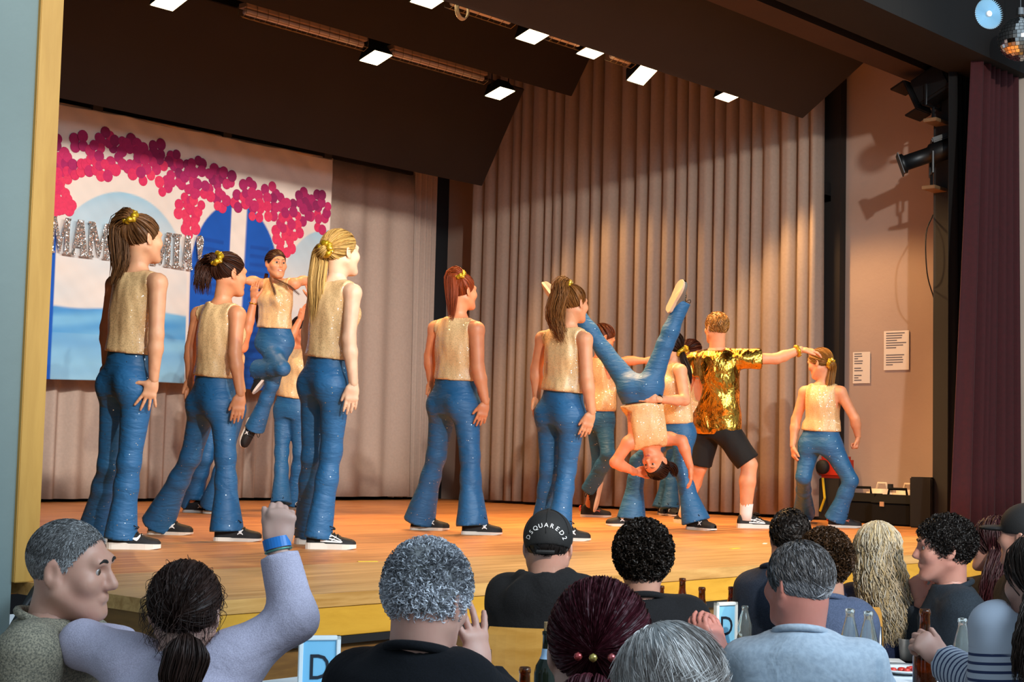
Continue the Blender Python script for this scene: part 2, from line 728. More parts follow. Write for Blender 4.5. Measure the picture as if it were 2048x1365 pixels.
def nets(D, h, org):
    S = D < 0
    c = np.zeros(tuple(np.array(D.shape) - 1), np.int8)
    for i in (0, 1):
        for j in (0, 1):
            for k in (0, 1):
                c += S[i:S.shape[0] - 1 + i, j:S.shape[1] - 1 + j, k:S.shape[2] - 1 + k]
    I, J, K = np.nonzero((c > 0) & (c < 8))
    idx = np.full(c.shape, -1, np.int32)
    idx[I, J, K] = np.arange(len(I))
    pos = np.zeros((len(I), 3))
    cnt = np.zeros(len(I))
    C8 = [(i, j, k) for i in (0, 1) for j in (0, 1) for k in (0, 1)]
    vals = {q: D[I + q[0], J + q[1], K + q[2]] for q in C8}
    for q in C8:
        for a in range(3):
            if q[a] == 0:
                q2 = tuple(q[b] + (b == a) for b in range(3))
                d0, d1 = vals[q], vals[q2]
                m = (d0 < 0) != (d1 < 0)
                t = np.where(m, d0 / np.where(m, d0 - d1, 1), 0)
                for b in range(3):
                    pos[:, b] += np.where(m, q[b] + (t if b == a else 0), 0)
                cnt += m
    pos = (pos / cnt[:, None] + np.stack([I, J, K], 1)) * h + org
    Fs = []
    for a in range(3):
        b, d = (a + 1) % 3, (a + 2) % 3
        s0 = [slice(None)] * 3
        s1 = [slice(None)] * 3
        s0[a], s1[a] = slice(0, -1), slice(1, None)
        A0, A1 = S[tuple(s0)], S[tuple(s1)]
        q = np.argwhere(A0 != A1)
        ok = (q[:, b] >= 1) & (q[:, b] < D.shape[b] - 1) & (q[:, d] >= 1) & (q[:, d] < D.shape[d] - 1)
        q = q[ok]
        if not len(q):
            continue
        e = []
        for ob, od in ((-1, -1), (0, -1), (0, 0), (-1, 0)):
            z = q.copy()
            z[:, b] += ob
            z[:, d] += od
            e.append(idx[z[:, 0], z[:, 1], z[:, 2]])
        F = np.stack(e, 1)
        inside = A0[q[:, 0], q[:, 1], q[:, 2]]
        F = np.where(inside[:, None], F, F[:, ::-1])
        Fs.append(F)
    F = np.concatenate(Fs) if Fs else np.zeros((0, 4), int)
    return pos, F

# ================================================================ the setting
ST = 1.0                                       # stage height
YF, YS, YP, YB = 4.36, 5.5, 5.35, 12.6         # stage front, seam of apron, proscenium face, rear wall
M_floor = wood('stage_boards', 'A8652F', 'DC9A55', (0.55, 9, 9), 0.42, 0.0, 2.6)
M_apron = wood('boards_ambient_lit', 'A97A3C', 'D6A765', (0.55, 9, 9), 0.38, 0.0, 2.6)  # same wood as the stage; missing warm light painted in as less orange
M_fascia = wood('fascia_ply', 'BE8A22', 'CF9B30', (2, 2, 9), 0.5, 0, 2.0)
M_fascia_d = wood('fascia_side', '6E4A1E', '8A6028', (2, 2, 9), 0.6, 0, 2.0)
M_black = plain('black_paint', '0C0C0E', 0.7)
M_panel = plain('ceiling_panel_black', '241E1B', 0.75, nscale=2, nvar=0.12)
M_plaster = plain('grey_plaster', '748483', 0.85, nscale=1.6, nvar=0.06, bump=0.25, bscale=18)
M_whitewall = plain('white_wall', 'B29C90', 0.85, nscale=2, nvar=0.04, bump=0.15, bscale=25)
M_trim = wood('trim_oak', 'B28538', 'C09344', (9, 9, 1.0), 0.5, 0, 2.0)


def struct(name, mb, mat, smooth=False):
    return tag(mb.build(name, mat, smooth=smooth), kind='structure')


struct('floor', MB().box((-6, -5, -0.1), (16, YF + .3, 0)), plain('hall_floor', '6B5A48', 0.5, nscale=4, nvar=.1))
struct('floor_stage', MB().box((1.5, YS, ST - .06), (12.9, YB + .2, ST)), M_floor)
# apron: the stage wood, coloured as lit by ambient only, in front of the proscenium, with the fascia below
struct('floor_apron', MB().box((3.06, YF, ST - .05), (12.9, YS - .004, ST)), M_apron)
fs = tag(MB().box((3.10, YF + .03, 0), (12.9, YF + .06, ST - .05)).build('trim_fascia', M_fascia_d), kind='structure')
x = 3.08
for wd in (2.32, 2.4, 2.4, 2.6):
    MB().box((x + .004, YF + .004, .84), (x + wd - .004, YF + .03, ST - .052), bev=.002).build('fascia_panel', M_fascia, fs)
    x += wd
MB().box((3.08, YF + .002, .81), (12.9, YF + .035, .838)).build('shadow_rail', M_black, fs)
MB().box((3.07, YF + .02, .0), (3.10, YP, ST - .05)).build('side_board', M_fascia_d, fs)
# proscenium
struct('wall_left', MB().box((-6, YP, 0), (3.0, YP + .35, 7)), M_plaster)
struct('trim_1', MB().box((3.0, YP - .02, ST), (3.098, YP + .42, 7), bev=.003), M_trim)
struct('wall_rear', MB().box((1.0, YB, 0), (13.2, YB + .2, 7)), plain('rear_wall_dark', '1A1D22', 0.9))
struct('wall_right', MB().box((12.42, 3.0, 0), (12.62, YB, 7)), M_whitewall)
struct('wall_wing_left', MB().box((1.0, YP + .35, 0), (1.2, YB, 7)), M_black)
struct('wall_front_right', MB().box((11.88, YP - .02, 0), (16, YP + .2, 7)), plain('hall_wall', 'C9B7A8', .85, nscale=2, nvar=.05))
struct('ceiling', MB().box((1.0, 5.2, 6.4), (13.2, YB + .2, 6.55)), M_black)
struct('trim_header', MB().box((2.9, YP - .05, 4.72), (12.4, YP + .42, 7)), plain('header_dark', '060709', 0.85))
struct('trim_beam', MB().box((3.1, 6.02, 4.80), (12.4, 6.30, 5.6)), plain('beam_brown', '3A2618', 0.8, nscale=3, nvar=.1))
struct('trim_tower', MB().box((11.66, 5.80, ST), (11.86, 6.05, 4.85)), plain('tower_dark', '2A2A2C', 0.8))
# dark leg between side curtain and the white wall
struct('trim_leg', MB().box((12.30, 7.32, ST), (12.40, 8.1, 5.6)), plain('leg_black', '1C1613', .9))

# ceiling panels: sloping black boards hung over the stage
def panel(Yb, Zb, Yt, Zt, X0, X1, label):
    d = unit([0, Yt - Yb, Zt - Zb])
    n = np.cross([1, 0, 0], d)
    L = math.hypot(Yt - Yb, Zt - Zb)
    A = np.stack([[1, 0, 0], d, n], 1)
    o = MB().box((0, 0, 0), (X1 - X0, L, .035), (A, (X0, Yb, Zb)), bev=.006).build('ceiling_panel', M_panel)
    return tag(o, label, 'ceiling panel', 'sloping boards over the stage')


panel(11.2, 4.38, 10.62, 5.34, 3.2, 11.5, 'black sloping ceiling board hanging just above the painted backdrop')
panel(9.97, 5.17, 9.3, 6.2, 3.2, 11.5, 'black sloping ceiling board between the two rows of stage lamps')
panel(7.25, 4.59, 6.50, 5.09, 3.2, 11.5, 'dark grey sloping ceiling board nearest the proscenium header')
MB().box((3.2, 10.26, 5.40), (11.9, 10.34, 5.44)).build('lamp_rail', M_black).__setitem__('label', 'black rail carrying the rear row of stage lamps')
tag(bpy.data.objects['lamp_rail'], cat='rail')
o = MB().box((3.2, 7.68, 5.04), (12.0, 7.76, 5.08)).build('lamp_rail', M_black)
tag(o, 'black rail carrying the front row of stage lamps', 'rail')


# ---------------------------------------------------------------- curtains
def curtain(name, P0, P1, z0, z1, mat, label, pitch=.14, amp=.05, seed=1, cat='curtain', sharp=1.0, sway=.02, nz=14, taper=None):
    r = np.random.default_rng(seed)
    P0, P1 = np.array(P0, float), np.array(P1, float)
    L = np.linalg.norm(P1 - P0)
    d = (P1 - P0) / L
    n = np.array([-d[1], d[0]])
    edges = [0]
    while edges[-1] < L:
        edges.append(edges[-1] + pitch * r.uniform(.55, 1.5))
    nu = int(L / .011)
    u = np.linspace(0, L, nu)
    ph = np.interp(u, edges, np.arange(len(edges)) * 2 * math.pi)
    am = np.interp(u, edges, amp * r.uniform(.45, 1.25, len(edges)))
    prof = np.sign(np.cos(ph)) * np.abs(np.cos(ph)) ** sharp * am if sharp > 0 else am * (2 * np.abs(np.cos(ph / 2)) ** 5 - 1) * -1
    zs = np.linspace(z0, z1, nz)
    V = []
    shift = r.normal(0, sway, len(edges))
    for i, z in enumerate(zs):
        t = i / (nz - 1)
        k = (1 - .25 * t) + .12 * math.sin(3 * t + seed)
        uu = u + np.interp(u, edges, shift) * (1 - t)
        if taper is not None:
            c = taper[2] * L
            uu = c + (uu - c) * (taper[0] + (taper[1] - taper[0]) * t)
        xy = P0 + d * uu[:, None] + n * (prof * k)[:, None]
        V.append(np.column_stack([xy, np.full(nu, z)]))
    V = np.concatenate(V)
    j, i = np.meshgrid(np.arange(nu - 1), np.arange(nz - 1))
    a = (i * nu + j).ravel()
    F = np.stack([a, a + 1, a + nu + 1, a + nu], 1)
    o = put(name, meshdata(name, V, F), mat)
    md = o.modifiers.new('thick', 'SOLIDIFY')
    md.thickness = .006
    return tag(o, label, cat)


M_curt = plain('curtain_beige', 'AC9A8E', 0.85, nscale=40, nvar=.05, bump=.08, bscale=120)
M_curt2 = plain('curtain_taupe', 'A69486', 0.85, nscale=40, nvar=.05, bump=.08, bscale=120)
M_red = plain('velvet_red', '3A0209', 0.85, nscale=30, nvar=.15, bump=.1, bscale=90, sheen=.05)
curtain('stage_curtain', (12.10, 7.42), (12.10, 11.86), ST + .03, 6.2, M_curt2, 'tall beige stage curtain in deep folds along the right side of the stage', .165, .095, 3, sway=.015, sharp=-1)
curtain('stage_curtain', (5.0, 12.42), (10.35, 12.42), ST + .03, 5.4, M_curt, 'beige rear curtain hanging behind the painted backdrop', .19, .05, 5)
curtain('stage_curtain', (10.2, 12.30), (11.58, 12.30), ST + .04, 4.62, M_curt, 'smooth beige rear curtain between the painted backdrop and the corner', .33, .022, 9, sway=.03)
curtain('stage_curtain', (11.35, 12.36), (11.98, 12.36), ST + .03, 5.4, M_curt, 'narrow gathered end of the beige rear curtain in the corner', .11, .045, 12)
o = MB().box((5.0, 12.24, 4.60), (11.5, 12.29, 4.65)).build('curtain_rail', M_black)
tag(o, 'thin black rail above the rear curtain', 'rail')
curtain('house_curtain', (10.78, 5.42), (11.84, 5.42), .98, 6.3, M_red, 'dark red velvet house curtain gathered at the edge of the stage opening', .14, .07, 21, taper=(1.0, .55, 1.0))
curtain('backstage_drape', (11.32, 5.72), (11.9, 5.72), ST, 6.2, plain('drape_black', '07090D', .9), 'black drape between the grey post and the red curtain', .12, .03, 22)

# ---------------------------------------------------------------- painted backdrop
YD = 12.0
bx0, bx1, bz0, bz1 = 6.2, 10.13, 2.10, 4.535
def clothY(X, Z):
    t = (Z - bz0) / (bz1 - bz0)
    return YD + .012 * np.sin(X * 4.1 + 1.2 * Z) + .006 * np.sin(X * 11 + Z * 3) - .02 * np.clip(t - .86, 0, 1) * np.sin(X * 17 + 20 * Z) * 2


nx, nzv = 310, 192
gx, gz = np.meshgrid(np.linspace(bx0, bx1, nx), np.linspace(bz0, bz1, nzv))
gz2 = gz + .02 * np.sin(gx * 1.7) * (1 - (gz - bz0) / (bz1 - bz0)) - .012 * np.abs(np.sin(gx * 3.3)) * (gz - bz0) / (bz1 - bz0)
V = np.stack([gx, clothY(gx, gz), gz2], -1).reshape(-1, 3)
j, i = np.meshgrid(np.arange(nx - 1), np.arange(nzv - 1))
a = (i * nx + j).ravel()
F = np.stack([a, a + 1, a + nx + 1, a + nx], 1)


def sn(X, Z, fs, seed):
    r = np.random.default_rng(seed)
    v = 0
    for q in range(9):
        v = v + np.sin(X * r.uniform(.3, 1) * fs[0] + Z * r.uniform(.3, 1) * fs[1] * r.choice([-1, 1]) + r.uniform(0, 6))
    return v / 4.5


PX = lambda x, y: atY(x, y, YD)
colr = np.zeros(gx.shape + (3,)) + np.array(hexc('E9DFD6'))
sky, sea, seal, blue, blued = [np.array(hexc(c)) for c in ('8FC7E4', '3592D6', '6DB8E6', '0F58BC', '0B429A')]
zsea = PX(375, 633)[2]


def arch(xl, xr, ztop, zspring):
    cx, hw = (xl + xr) / 2, (xr - xl) / 2
    q = np.sqrt(((gx - cx) / hw) ** 2 + (np.maximum(gz - zspring, 0) / (ztop - zspring)) ** 2)
    return np.clip(.5 + (1 - q) * hw / .012, 0, 1)


def paint(mask, c, al=1.0):
    al = np.broadcast_to(al, mask.shape)[..., None] * mask[..., None]
    colr[:] = colr * (1 - al) + np.broadcast_to(c, colr.shape) * al


for (xl, xr, zt) in ((PX(97, 640)[0], PX(372, 640)[0], PX(238, 384)[2]), (PX(556, 640)[0], PX(700, 640)[0] + .35, PX(634, 466)[2] + .06)):
    m = arch(xl, xr, zt, zt - .78)
    n1 = np.clip(.55 + .45 * sn(gx, gz, (7, 22), 4), 0, 1)
    paint(m, sky, np.clip((gz - zsea - .35) / (zt - zsea - .3), 0, 1) * .75 + .25 * n1)
    ms = m * np.clip(.5 + (zsea + .015 * np.sin(gx * 5) - gz) / .02, 0, 1)
    n2 = np.clip(.5 + .6 * sn(gx, gz, (6, 46), 8), 0, 1)[..., None]
    c2 = sea * (1 - n2) + seal * n2
    paint(ms, c2, .95)
    paint(ms * (gz < bz0 + .42), np.array(hexc('9CCBE0')), .45 * np.clip(1 - (gz - bz0) / .42, 0, 1) + .2)
xl, xr, zt = PX(378, 640)[0], PX(553, 640)[0], PX(454, 404)[2]
cxm = PX(475, 500)[0]
m = arch(xl, xr, zt, zt - .72) * np.clip(.5 + (np.abs(gx - cxm) - .085) / .012, 0, 1)
nb = np.clip(.5 + .5 * sn(gx, gz, (9, 9), 3), 0, 1)[..., None]
paint(m, blue * (1 - .18 * nb) + blued * .18 * nb)
zs0 = PX(420, 482)[2]
for q in range(26):
    zc = zs0 - q * .085
    if q % 9 == 8:
        continue
    for (u0, u1) in ((xl + .13, cxm - .16), (cxm + .14, xr - .13)):
        paint(np.clip(.5 + (.018 - np.abs(gz - zc)) / .012, 0, 1) * (gx > u0) * (gx < u1) * m, blued, .65)
m = arch(PX(60, 640)[0] - .5, PX(112, 600)[0] - .02, PX(106, 415)[2] + .1, PX(106, 480)[2])
paint(m, blue)
colr *= (1 + .03 * sn(gx, gz, (40, 40), 12))[..., None]
bd = put('painted_backdrop', meshdata('painted_backdrop', V, F, True, np.clip(colr.reshape(-1, 3), 0, 1)), plain('backdrop_paint', 'FFFFFF', .9, vcol=True, bump=.1, bscale=90))
bd.modifiers.new('thick', 'SOLIDIFY').thickness = .004
tag(bd, 'painted cloth backdrop with pink flowers, arched windows and silver glitter title', 'backdrop')
o = MB().tube([(bx0, YD + .02, bz1 - .005), (bx1 + .01, YD + .02, bz1 - .005)], .014, 8).build('top_batten', plain('batten', 'B9A896', .7), bd)
for xx in (7.35, 8.78, 10.05):
    MB().box((xx - .05, YD - .02, bz1 - .01), (xx + .05, YD + .03, bz1 + .07)).build('batten_clip', plain('clip_dark', '3A3A3C', .5), bd)
for xx in (7.35, 8.78, 10.05):
    MB().tube([(xx, YD + .02, bz1 + .05), (xx, YD + .02, 6.41)], .004, 5).build('cord', M_black, bd)
# flower dots
dm = []
for ci, c in enumerate(('8E1E5A', 'A82263', 'C22A66', 'D93062', 'E23A63')):
    q = 14
    a = np.linspace(0, 2 * math.pi, q, endpoint=False)
    V = np.concatenate([np.stack([.048 * np.cos(a), 0 * a - .001, .048 * np.sin(a)], 1), np.stack([.046 * np.cos(a), 0 * a - .0035, .046 * np.sin(a)], 1), [[0, -.0035, 0]]])
    F4 = [[i, (i + 1) % q, (i + 1) % q + q, i + q] for i in range(q)]
    F3 = [[i + q, (i + 1) % q + q, 2 * q] for i in range(q)]
    me = meshdata('flower_dot', V, [np.array(F3), np.array(F4)], False)
    me.materials.append(plain('petal_' + c, c, .85, nscale=30, nvar=.12))
    dm.append(me)
rr = random.Random(5)
pts = []
path = spline([(60, 312), (115, 318), (185, 308), (250, 312), (320, 335), (395, 365), (465, 388), (540, 405), (610, 425), (668, 430)], 80)
cl = [((122, 395), 16, 26, 10), ((118, 360), 20, 30, 8), ((385, 400), 26, 38, 17), ((378, 440), 10, 18, 4), ((575, 440), 28, 40, 16), ((566, 480), 9, 15, 3), ((640, 425), 24, 26, 12)]
cen = []
tries = 0
while len(cen) < 46 and tries < 20000:
    tries += 1
    k = rr.randrange(80)
    th = 38 * (1 - .25 * k / 80)
    p = (path[k][0] + rr.uniform(-8, 8), path[k][1] + rr.uniform(-th, th))
    if all((p[0] - q[0]) ** 2 + (p[1] - q[1]) ** 2 > 25 ** 2 for q in cen):
        cen.append(p)
for c, rx, ry, n in cl:
    for _ in range(n * 6):
        p = (c[0] + rr.uniform(-rx, rx) * .8, c[1] + rr.uniform(-ry, ry) * .9)
        if all((p[0] - q[0]) ** 2 + (p[1] - q[1]) ** 2 > 22 ** 2 for q in cen):
            cen.append(p)
for c in cen:
    a0 = rr.uniform(0, 6.28)
    m_ = rr.choice([4, 5, 5])
    for q in range(m_):
        t = a0 + 6.283 * q / m_ + rr.uniform(-.25, .25)
        r0 = rr.uniform(10, 14)
        pts.append((c[0] + r0 * math.cos(t) * .92, c[1] + r0 * math.sin(t)))
rr.shuffle(pts)
for k, p in enumerate(pts[:300]):
    w_ = PX(*p)
    if not (bx0 + .05 < w_[0] < bx1 - .04):
        continue
    yc = np.interp(p[0], path[:, 0], path[:, 1])
    t = (p[1] - yc + 45) / 90
    ci = int(np.clip(t * 3.6 + rr.gauss(.3, .75), 0, 4))
    o = put('flower_dot', dm[ci], None, bd)
    o.location = (w_[0], float(clothY(np.array(w_[0]), np.array(w_[2]))) - .002 - .0006 * (k % 5), w_[2])
    s = rr.uniform(.92, 1.18)
    o.scale = (s, 1, s * 1.05)
# title letters: slab capitals in silver glitter
m, nt, b = newmat('silver_glitter')
L = nt.links.new
tc = N(nt, 'ShaderNodeTexCoord')
vo = N(nt, 'ShaderNodeTexVoronoi')
vo.inputs['Scale'].default_value = 130
L(tc.outputs['Object'], vo.inputs['Vector'])
sb = N(nt, 'ShaderNodeVectorMath', operation='SUBTRACT')
sb.inputs[1].default_value = (.5, .5, .5)
L(vo.outputs['Color'], sb.inputs[0])
ge = N(nt, 'ShaderNodeNewGeometry')
ad = N(nt, 'ShaderNodeVectorMath', operation='MULTIPLY_ADD')
ad.inputs[1].default_value = (1.5, 1.5, 1.5)
L(sb.outputs[0], ad.inputs[0])
L(ge.outputs['Normal'], ad.inputs[2])
nm = N(nt, 'ShaderNodeVectorMath', operation='NORMALIZE')
L(ad.outputs[0], nm.inputs[0])
L(nm.outputs[0], b.inputs['Normal'])
b.inputs['Base Color'].default_value = (.75, .74, .73, 1)
b.inputs['Metallic'].default_value = .75
b.inputs['Roughness'].default_value = .25
M_silver = m
GL = {
    'M': [[(0, 0), (.26, 0), (.26, .06), (.20, .06), (.22, .72), (.46, .05), (.54, .05), (.74, .72), (.74, .06), (.68, .06), (.68, 0), (1, 0), (1, .06), (.96, .06), (.96, .94), (1, .94), (1, 1), (.74, 1), (.52, .40), (.28, 1), (0, 1), (0, .94), (.05, .94), (.05, .06), (0, .06)]],
    'A': [[(0, 0), (.3, 0), (.3, .06), (.22, .06), (.28, .26), (.60, .26), (.63, .06), (.55, .06), (.55, 0), (1, 0), (1, .06), (.95, .06), (.68, 1), (.36, 1), (.10, .06), (0, .06)]],
    'I': [[(0, 0), (1, 0), (1, .07), (.8, .07), (.8, .93), (1, .93), (1, 1), (0, 1), (0, .93), (.2, .93), (.2, .07), (0, .07)]],
    '!': [[(.35, .30), (.65, .30), (.95, .80), (.85, .96), (.5, 1.0), (.15, .96), (.05, .80)], [(.5 + .4 * math.cos(t), .1 + .1 * math.sin(t)) for t in np.linspace(0, 6.28, 12, endpoint=False)]]}
zb, zt_ = PX(119, 509)[2], PX(119, 436)[2]
for ch, xa, xb in (('M', 92, 133), ('A', 134, 170), ('M', 169, 214), ('M', 217, 250), ('A', 251, 284), ('M', 296, 336), ('I', 339, 355), ('A', 357, 380), ('!', 386, 401)):
    X0, X1 = PX(xa, 500)[0], PX(xb, 500)[0]
    mb = MB()
    lift = {'!': .03}.get(ch, 0)
    for poly in GL[ch]:
        pp = [(X0 + u * (X1 - X0), zb + v * (zt_ - zb) * (1.06 if ch == '!' else 1) + lift * 0) for u, v in poly]
        mb.prism(pp, (np.array([[1, 0, 0], [0, 0, -1], [0, 1, 0]]), (0, YD - .045, 0)), .012)
    mb.build('letter', M_silver, bd)

# ---------------------------------------------------------------- stage lamps
M_lens = plain('lamp_glow', 'FFE2B8', .4, emis=(1.0, .72, .38), estr=9)
M_tube = plain('tube_white', 'E8D6C4', .5)
M_wire = plain('guard_wire', '8A7A5A', .45, metal=.6)
WARM = (1.0, .57, .23)


def floodlight(p, tilt, yaw, label, power):
    e = empty('floodlight', p, label, 'stage lamp', 'lit square lamps over the stage')
    R_ = np.array(Matrix.Rotation(yaw, 3, 'Z') @ Matrix.Rotation(tilt, 3, 'X'))
    mb = MB()
    a, t, hh = .115, .075, .11
    Vv = [(-a, -a, 0), (a, -a, 0), (a, a, 0), (-a, a, 0), (-t, -t, hh), (t, -t, hh), (t, t, hh), (-t, t, hh)]
    mb.add(np.array(Vv) @ R_.T, [[0, 1, 5, 4], [1, 2, 6, 5], [2, 3, 7, 6], [3, 0, 4, 7], [4, 5, 6, 7]])
    mb.build('housing', M_black, e)
    MB().box((-.105, -.105, -.004), (.105, .105, .004), (R_, (0, 0, 0))).build('lens', M_lens, e)
    MB().tube([(-.12, 0, .06), (-.12, 0, .2), (.12, 0, .2), (.12, 0, .06)], .008, 6).tube([(0, 0, .2), (0, 0, .34)], .012, 6).build('yoke', M_black, e)
    l = bpy.data.lights.new('flood', 'SPOT')
    l.energy = power
    l.color = WARM
    l.spot_size = math.radians(98)
    l.spot_blend = .35
    l.shadow_soft_size = .09
    lo = bpy.data.objects.new('flood_light', l)
    COL.objects.link(lo)
    lo.parent = e
    d = R_ @ np.array([0, 0, -1.0])
    lo.location = d * .03
    lo.rotation_euler = Vector(d).to_track_quat('-Z', 'Y').to_euler()
    return e


for (px_, py_, lab) in ((338, 4, 'lit stage lamp beside the end of the long caged tube, rear row'), (752, 116, 'lit stage lamp between the two caged fluorescent tubes'), (1000, 187, 'lit stage lamp at the curtain end of the rear row')):
    floodlight(atY(px_, py_, 10.3), -.28, 0, lab, 290)
for (px_, py_, tl, lab) in ((862, -3, -.28, 'lit stage lamp next to the coiled white cable'), (1070, 70, -.3, 'lit stage lamp past the coiled cable, front row'), (1190, 101, -.3, 'lit stage lamp in the middle of the front row'), (1287, 148, -.62, 'lit stage lamp tipped forward, showing its housing'), (1462, 190, -.28, 'lit stage lamp at the curtain end of the front row')):
    floodlight(atY(px_, py_, 7.72), tl, 0, lab, 350)


def caged_tube(pa, pb, Y, label, r=.02, cage=True):
    A, B = atY(*pa, Y), atY(*pb, Y)
    e = empty('caged_tube_light', A, label, 'tube light', 'caged tube lights over the stage')
    L_ = B - A
    MB().box((0, -.05, .03), (L_[0], .05, .07)).build('fixture', plain('fixture_beige', 'A98F78', .6), e)
    MB().tube([(0.02, 0, 0), (L_[0] - .02, 0, 0)], .026, 10).build('tube', M_tube, e, smooth=True)
    g = MB()
    n = max(4, int(L_[0] / .11))
    for k in range(n + 1):
        xx = L_[0] * k / n
        g.tube([(xx, -.06, .05), (xx, -.055, -.03), (xx, 0, -.055), (xx, .055, -.03), (xx, .06, .05)], .003, 4)
    for yy, zz in ((-.055, -.03), (0, -.055), (.055, -.03)):
        g.tube([(0, yy, zz), (L_[0], yy, zz)], .003, 4)
    g.build('wire_guard', M_wire, e)
    for fx in (.15, .85):
        MB().tube([(L_[0] * fx, .02, .06), (L_[0] * fx, .03, (5.42 if Y > 9 else 5.06) - A[2])], .005, 5).build('hanger', M_black, e)
    return e


caged_tube((485, 22), (728, 88), 10.25, 'long white fluorescent tube in a wire cage, its end hanging loose')
caged_tube((780, 105), (968, 160), 10.25, 'white fluorescent tube in a wire cage next to the rear curtain lamp')
caged_tube((900, 3), (1022, 42), 7.72, 'narrow caged tube beside the coiled cable')
caged_tube((1098, 68), (1160, 88), 7.72, 'short caged tube between two close stage lamps')
caged_tube((1220, 110), (1262, 124), 7.72, 'shortest caged tube beside the tipped lamp')
c = atY(927, 19, 7.56)
a = np.linspace(0, 2 * math.pi, 28, endpoint=False)
cb = MB()
for k in range(3):
    rr_ = .052 + .004 * k
    cb.tube([(c[0] + rr_ * math.cos(t), c[1] + .01 * k, c[2] + 1.2 * rr_ * math.sin(t)) for t in a], .006, 6, closed=True)
o = cb.build('coiled_cable', plain('cable_white', 'D8CDB4', .5), smooth=True, base=c)
o.location = c
tag(o, 'white cable coiled in a ring under the ceiling board', 'cable')

# ---------------------------------------------------------------- boom spotlights at the right tower
def profile_spot(p, dirv, big, label):
    e = empty('spotlight', p, label, 'spotlight')
    d = unit(dirv)
    s_ = unit(np.cross(d, ZUP))
    u_ = np.cross(s_, d)
    A = np.stack([s_, u_, d], 1)
    mblk = plain('lamp_black', '0E0F11', .45)
    mb = MB()
    if big:
        mb.box((-.11, -.12, -.30), (.11, .12, .02), (A, (0, 0, 0)), bev=.02)
        mb.build('housing', mblk, e)
        MB().box((-.13, -.14, .02), (.13, .14, .05), (A, (0, 0, 0)), bev=.008).box((-.13, .13, .04), (.13, .145, .17), (A, (0, 0, 0))).box((-.13, -.145, .04), (.13, -.13, .15), (A, (0, 0, 0))).build('barn_doors', mblk, e)
        MB().lathe([(0, .055), (.06, .052), (.085, .04)], 20, M=A).build('lens', plain('lens_amber', '8A5A20', .1, metal=.7), e, smooth=True)
    else:
        mb.lathe([(0, -.34), (.07, -.34), (.085, -.30), (.085, -.12), (.065, -.10), (.065, .10), (.085, .11), (.085, .15), (.07, .15), (.065, .12)], 22, M=A)
        mb.build('barrel', mblk, e, smooth=True)
        MB().lathe([(0, .138), (.04, .134), (.066, .12)], 20, M=A).build('lens', plain('lens_amber2', 'D09030', .08, metal=.8), e, smooth=True)
        MB().box((-.095, -.09, .142), (.095, .09, .15), (A, (0, 0, 0))).build('gel_frame', mblk, e)
        MB().box((-.07, .075, -.3), (.07, .12, -.15), (A, (0, 0, 0)), bev=.01).build('vent_box', mblk, e)
    MB().tube([-.0 * s_ + s_ * .13 - d * .12, s_ * .13 - d * .12 - ZUP * .17, -s_ * .13 - d * .12 - ZUP * .17, -s_ * .13 - d * .12], .012, 6).tube([-d * .12 - ZUP * .17, -d * .12 - ZUP * .27], .014, 6).build('yoke', mblk, e)
    q = -d * .12 - ZUP * .27
    MB().box((q[0] - .06, q[1] - .06, q[2] - .03), (max(q[0] + .1, 11.66 - p[0]), q[1] + .06, q[2]), bev=.004).build('bracket', plain('bracket_wood', '8A6A4A', .6), e)
    return e


dl = rel(-.9, .35, -.38)
profile_spot(atY(1842, 190, 6.08), rel(-.55, .5, -.35), True, 'boxy black stage spotlight mounted high on the dark post')
profile_spot(atY(1835, 318, 6.08), rel(-.8, .15, -.28), False, 'long black profile spotlight with amber lens on the dark post')
ca = atY(1866, 430, 6.06)
o = MB().tube(spline([ca, ca + np.array([-.12, 0, -.18]), ca + np.array([-.1, 0, -.5]), ca + np.array([.06, .02, -.7])], 16), .006, 6).build('hanging_cable', M_black)
tag(o, 'thin dark cable looping off the grey post below the spotlights', 'cable')
o = MB().box((12.2, 7.42, 3.95), (12.3, 7.95, 4.0)).box((12.2, 7.42, 3.95), (12.3, 7.46, 4.12)).build('wall_hook', M_black)
tag(o, 'small black bracket at the edge of the dark gap', 'bracket')

# papers on the white wall
def paper(xa, ya, xb, yb, label, lines):
    p0, p1 = atX(xa, ya, 12.41), atX(xb, yb, 12.41)
    ya_, yb_ = p0[1], p1[1]
    z1_, z0_ = p0[2], p1[2]
    base = np.array([12.41, (ya_ + yb_) / 2, (z0_ + z1_) / 2])
    e = empty('paper_notice', base, label, 'paper')
    hw, hh = abs(ya_ - yb_) / 2, abs(z1_ - z0_) / 2
    MB().box((-.002, -hw, -hh), (0, hw, hh)).build('sheet', plain('paper_white', 'E6DCD2', .9), e)
    r = random.Random(label)
    mb = MB()
    z = hh * .88
    while z > -hh * .85:
        if not any(lo < -z / hh < hi for lo, hi in lines['gaps']):
            w_ = hw * lines['w'] * (r.uniform(.75, 1) if r.random() < .8 else r.uniform(.3, .6))
            mb.box((-.003, hw * .82 - 2 * w_ * .82, z - .005), (-.0021, hw * .82, z + .005))
        z -= .022
    mb.build('print', plain('print_grey', '6E6A72', .9), e)


paper(1768, 663, 1818, 740, 'larger white printed notice with two blocks of text on the pink wall', {'gaps': [(-.05, .12)], 'w': 1.0})
paper(1706, 705, 1740, 767, 'smaller white notice with a short list on the pink wall', {'gaps': [(-.2, -.1), (.3, .38)], 'w': .6})

